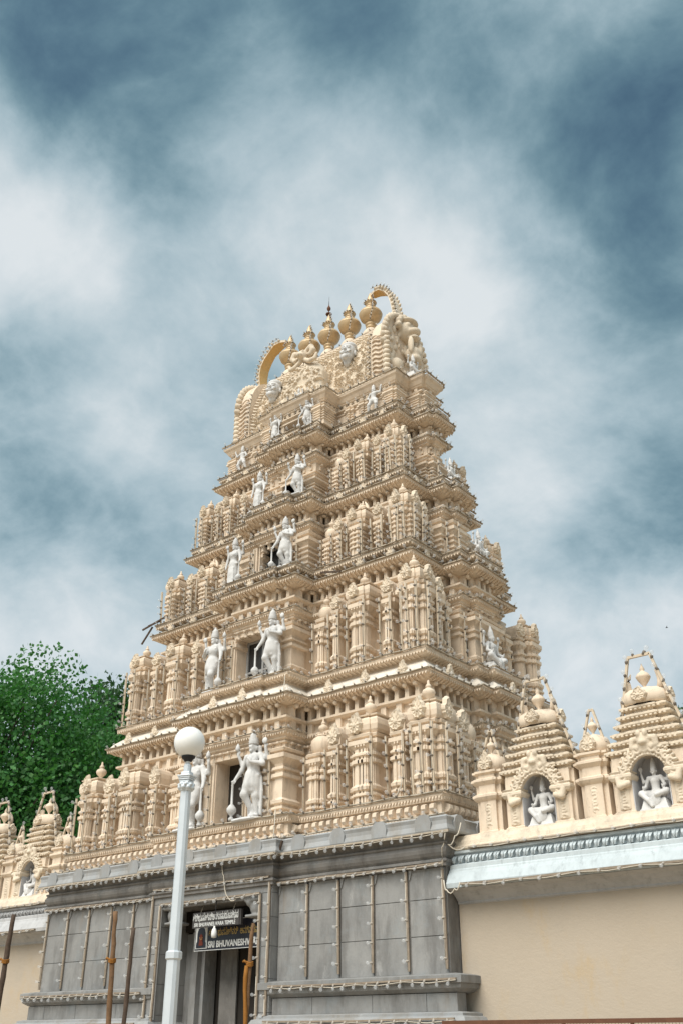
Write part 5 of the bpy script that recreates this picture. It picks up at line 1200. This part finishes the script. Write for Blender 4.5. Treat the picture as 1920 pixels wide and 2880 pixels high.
mb = MB(); mb.box(-1.22, 1.02, -.015, .02, -.26, .34); obj('board', mb.mesh('board', ['sign_black']), s2)
mb = MB(); mb.box(-1.22, 1.02, -.022, -.016, -.26, -.247); mb.box(-1.22, -1.21, -.022, -.016, -.247, .34); mb.box(-1.22, 1.02, -.022, -.016, .33, .34); obj('border', mb.mesh('border', ['text_white']), s2)
mb = MB(); mb.box(-1.18, -.82, -.026, -.016, -.215, .23); obj('picture_mount', mb.mesh('picture_mount', ['text_white']), s2)
ol = [(-.155, -.20), (.155, -.20), (.15, -.1), (.125, -.07), (.125, .1), (.09, .19), (0, .225), (-.09, .19), (-.125, .1), (-.125, -.07), (-.15, -.1)]
mb = MB(); mb.ext([(a - 1.0, c) for a, c in ol], -.032, -.026); obj('picture', mb.mesh('picture', ['sign_black']), s2)
mb = MB(); mb.ext([(a * .4 - 1.0, c * .55 - .04) for a, c in ol], -.038, -.032); obj('picture_figure', mb.mesh('picture_figure', ['portrait_red']), s2)
mb = MB(); mb.tube([(-1.04, -.04, .02), (-1.02, -.04, -.03), (-.98, -.04, -.03), (-.96, -.04, .02)], .006, 5); obj('picture_garland', mb.mesh('picture_garland', ['text_yellow']), s2)
text(s2, 'ಶ್ರೀ ಭುವನೇಶ್ವರಿ  ಅಮ್ಮನವರ', .19, -.78, -.02, .03, 'text_yellow', 1.55, 0, .001)
text(s2, 'SRI BHUVANESHWARI', .175, -.79, -.02, -.20, 'text_white', 1.58, 0, .006)
hb = empty('hanging_lamp', (.20, -3.86, 3.64), 'white bulb lamp hanging in front of the black sign', 'lamp')
obj('lamp_head', MB().lathe([(.0, -.11), (.055, -.10), (.062, -.03), (.058, .02), (.04, .07), (.02, .095), (.018, .13)], 14).mesh('lamp_head', ['lamp_plastic']), hb); obj('cord', MB().tube([(0, 0, .12), (0, .02, .7)], .008, 5).mesh('cord', ['black_iron']), hb)

# ================================================================== lightning mast, bird
ma = empty('roof_mast', (-.26, .25, 20.95), 'thin dark lightning mast rising behind the middle golden finial', 'mast')
obj('pole', MB().tube([(0, 0, 0), (.03, 0, 2.2)], .03, 8).mesh('pole', ['antenna']), ma)
obj('cap', MB().lathe([(.0, 2.2), (.1, 2.2), (.11, 2.24), (.04, 2.3)], 8).lathe([(.015, 2.3), (.015, 2.36), (.06, 2.42), (.065, 2.5), (.03, 2.56), (.012, 2.62)], 8).mesh('cap', ['rust']), ma, T(.03, 0, 0))
obj('spike', MB().tube([(.03, 0, 2.6), (.04, 0, 2.98)], [.012, .004], 5).mesh('spike', ['antenna']), ma)
for p, q in (((0, 0, 1.65), (-.25, 0, 2.02)), ((0, 0, 1.6), (-.18, 0, 1.68)), ((.13, 0, 2.18), (.15, 0, 1.75))): obj('arm', MB().tube([p, q], .009, 5).mesh('arm', ['antenna']), ma)
bd = MB().tube([(-.16, 0, 0), (0, 0, .02), (.18, 0, 0)], [.01, .05, .012], 6); bd.add([(-.05, 0, .02), (.08, 0, .02), (.0, .38, .14), (-.05, 0, .02), (.08, 0, .02), (.0, -.38, .14), (.01, 0, .0)], [(0, 1, 2), (4, 3, 5), (1, 0, 6)])
o = obj('bird', bd.mesh('bird', ['bird']), None, T(-2.59, 33.15, 22.53, .5, .5)); tag(o, 'tiny dark bird flying in the sky at right', 'bird')

# ================================================================== mesh fence along the right wall
fe = empty('mesh_fence', (6.7, -5, 0), 'rusty brown wire mesh fence at the lower right', 'fence')
for z in (1.86, .1): mb = MB(); mb.box(0, 6.5, -.025, .025, z - .03, z + .03); obj('rail', mb.mesh('rail', ['rust']), fe)
for k in range(7): mb = MB(); mb.box(k * 1.07 - .02, k * 1.07 + .02, -.02, .02, 0, 1.83); obj('post', mb.mesh('post', ['rust']), fe)
mb = MB()
for k in range(130): mb.box(k * .05 - .002, k * .05 + .002, -.002, .002, .13, 1.83)
for k in range(34): mb.box(0, 6.42, -.0015, .0015, .13 + k * .05, .134 + k * .05)
obj('wire_mesh', mb.mesh('wire_mesh', ['rust']), fe)

# ================================================================== trees
def tree(base, top, rad, nclump, nleaf, leaf, mat, label, seed, crown_c, bias=1., name='tree', droop=0.):
    r_ = np.random.default_rng(seed); e = empty(name, base, label, 'tree'); B = Vector(base); C_ = Vector(crown_c) - B
    cl = []
    for k in range(nclump):
        u = r_.normal(size=3); u /= np.linalg.norm(u); q = r_.uniform(.25, 1) ** .45
        cl.append(np.array(C_) + u * q * np.array(rad) * (1 + .12 * r_.normal()))
    cl = np.array(cl); mb = MB(); fork = Vector((0, 0, C_.z - rad[2] * .9))
    mb.tube([(0, 0, 0), (.1, .05, fork.z * .5), tuple(fork)], [.45, .34, .28], 9)
    for k in range(0, nclump, 2):
        p = Vector(cl[k]); m1 = fork.lerp(p, .5) + Vector(r_.normal(size=3) * .25) + Vector((0, 0, .3)); mb.tube([tuple(fork.lerp(Vector((0, 0, C_.z)), r_.uniform(0, .7))), tuple(m1), tuple(p)], [.13, .07, .025], 6)
    obj('trunk', mb.mesh('trunk', ['bark']), e)
    ci = r_.integers(0, nclump, nleaf); cs = r_.uniform(.55, 1.15, nclump)[ci][:, None] * rad[0] * .24
    G_ = r_.normal(size=(nleaf, 3)); G_ /= np.maximum(1, np.linalg.norm(G_, axis=1)[:, None] / 1.7); P_ = cl[ci] + G_ * cs * np.array([1, 1, .7]); 
    d1 = r_.normal(size=(nleaf, 3)); d1[:, 2] -= droop; d1 /= np.linalg.norm(d1, axis=1)[:, None]; d2 = np.cross(d1, r_.normal(size=(nleaf, 3))); d2 /= np.linalg.norm(d2, axis=1)[:, None]
    L = leaf * r_.uniform(.6, 1.3, (nleaf, 1)); W_ = L * (.42 if droop == 0 else .26)
    v = np.stack([P_, P_ + d1 * L * .5 + d2 * W_, P_ + d1 * L, P_ + d1 * L * .5 - d2 * W_], 1).reshape(-1, 3)
    f = np.arange(nleaf * 4).reshape(-1, 4); me = bpy.data.meshes.new('crown'); me.from_pydata(v.tolist(), [], f.tolist()); me.materials.append(M[mat]); obj('crown', me, e)
tree((-21.3, 3.2, 0), None, (5.0, 5.0, 4.6), 190, 78000, .18, 'leaf', 'large bright green leafy tree left behind the tower', 1, (-21.3, 3.2, 11.2))
tree((-23.2, 11.0, 0), None, (3.9, 3.9, 5.0), 80, 24000, .3, 'leaf_dark', 'darker tree with drooping leaves between the green tree and tower', 2, (-23.2, 11.0, 12.0), droop=1.2)
tree((4.1, 18.8, 0), None, (1.7, 1.7, 1.9), 26, 5000, .16, 'leaf_dark', 'bit of dark foliage at the right edge behind the wall shrine', 3, (4.1, 18.8, 11.5))
flush()
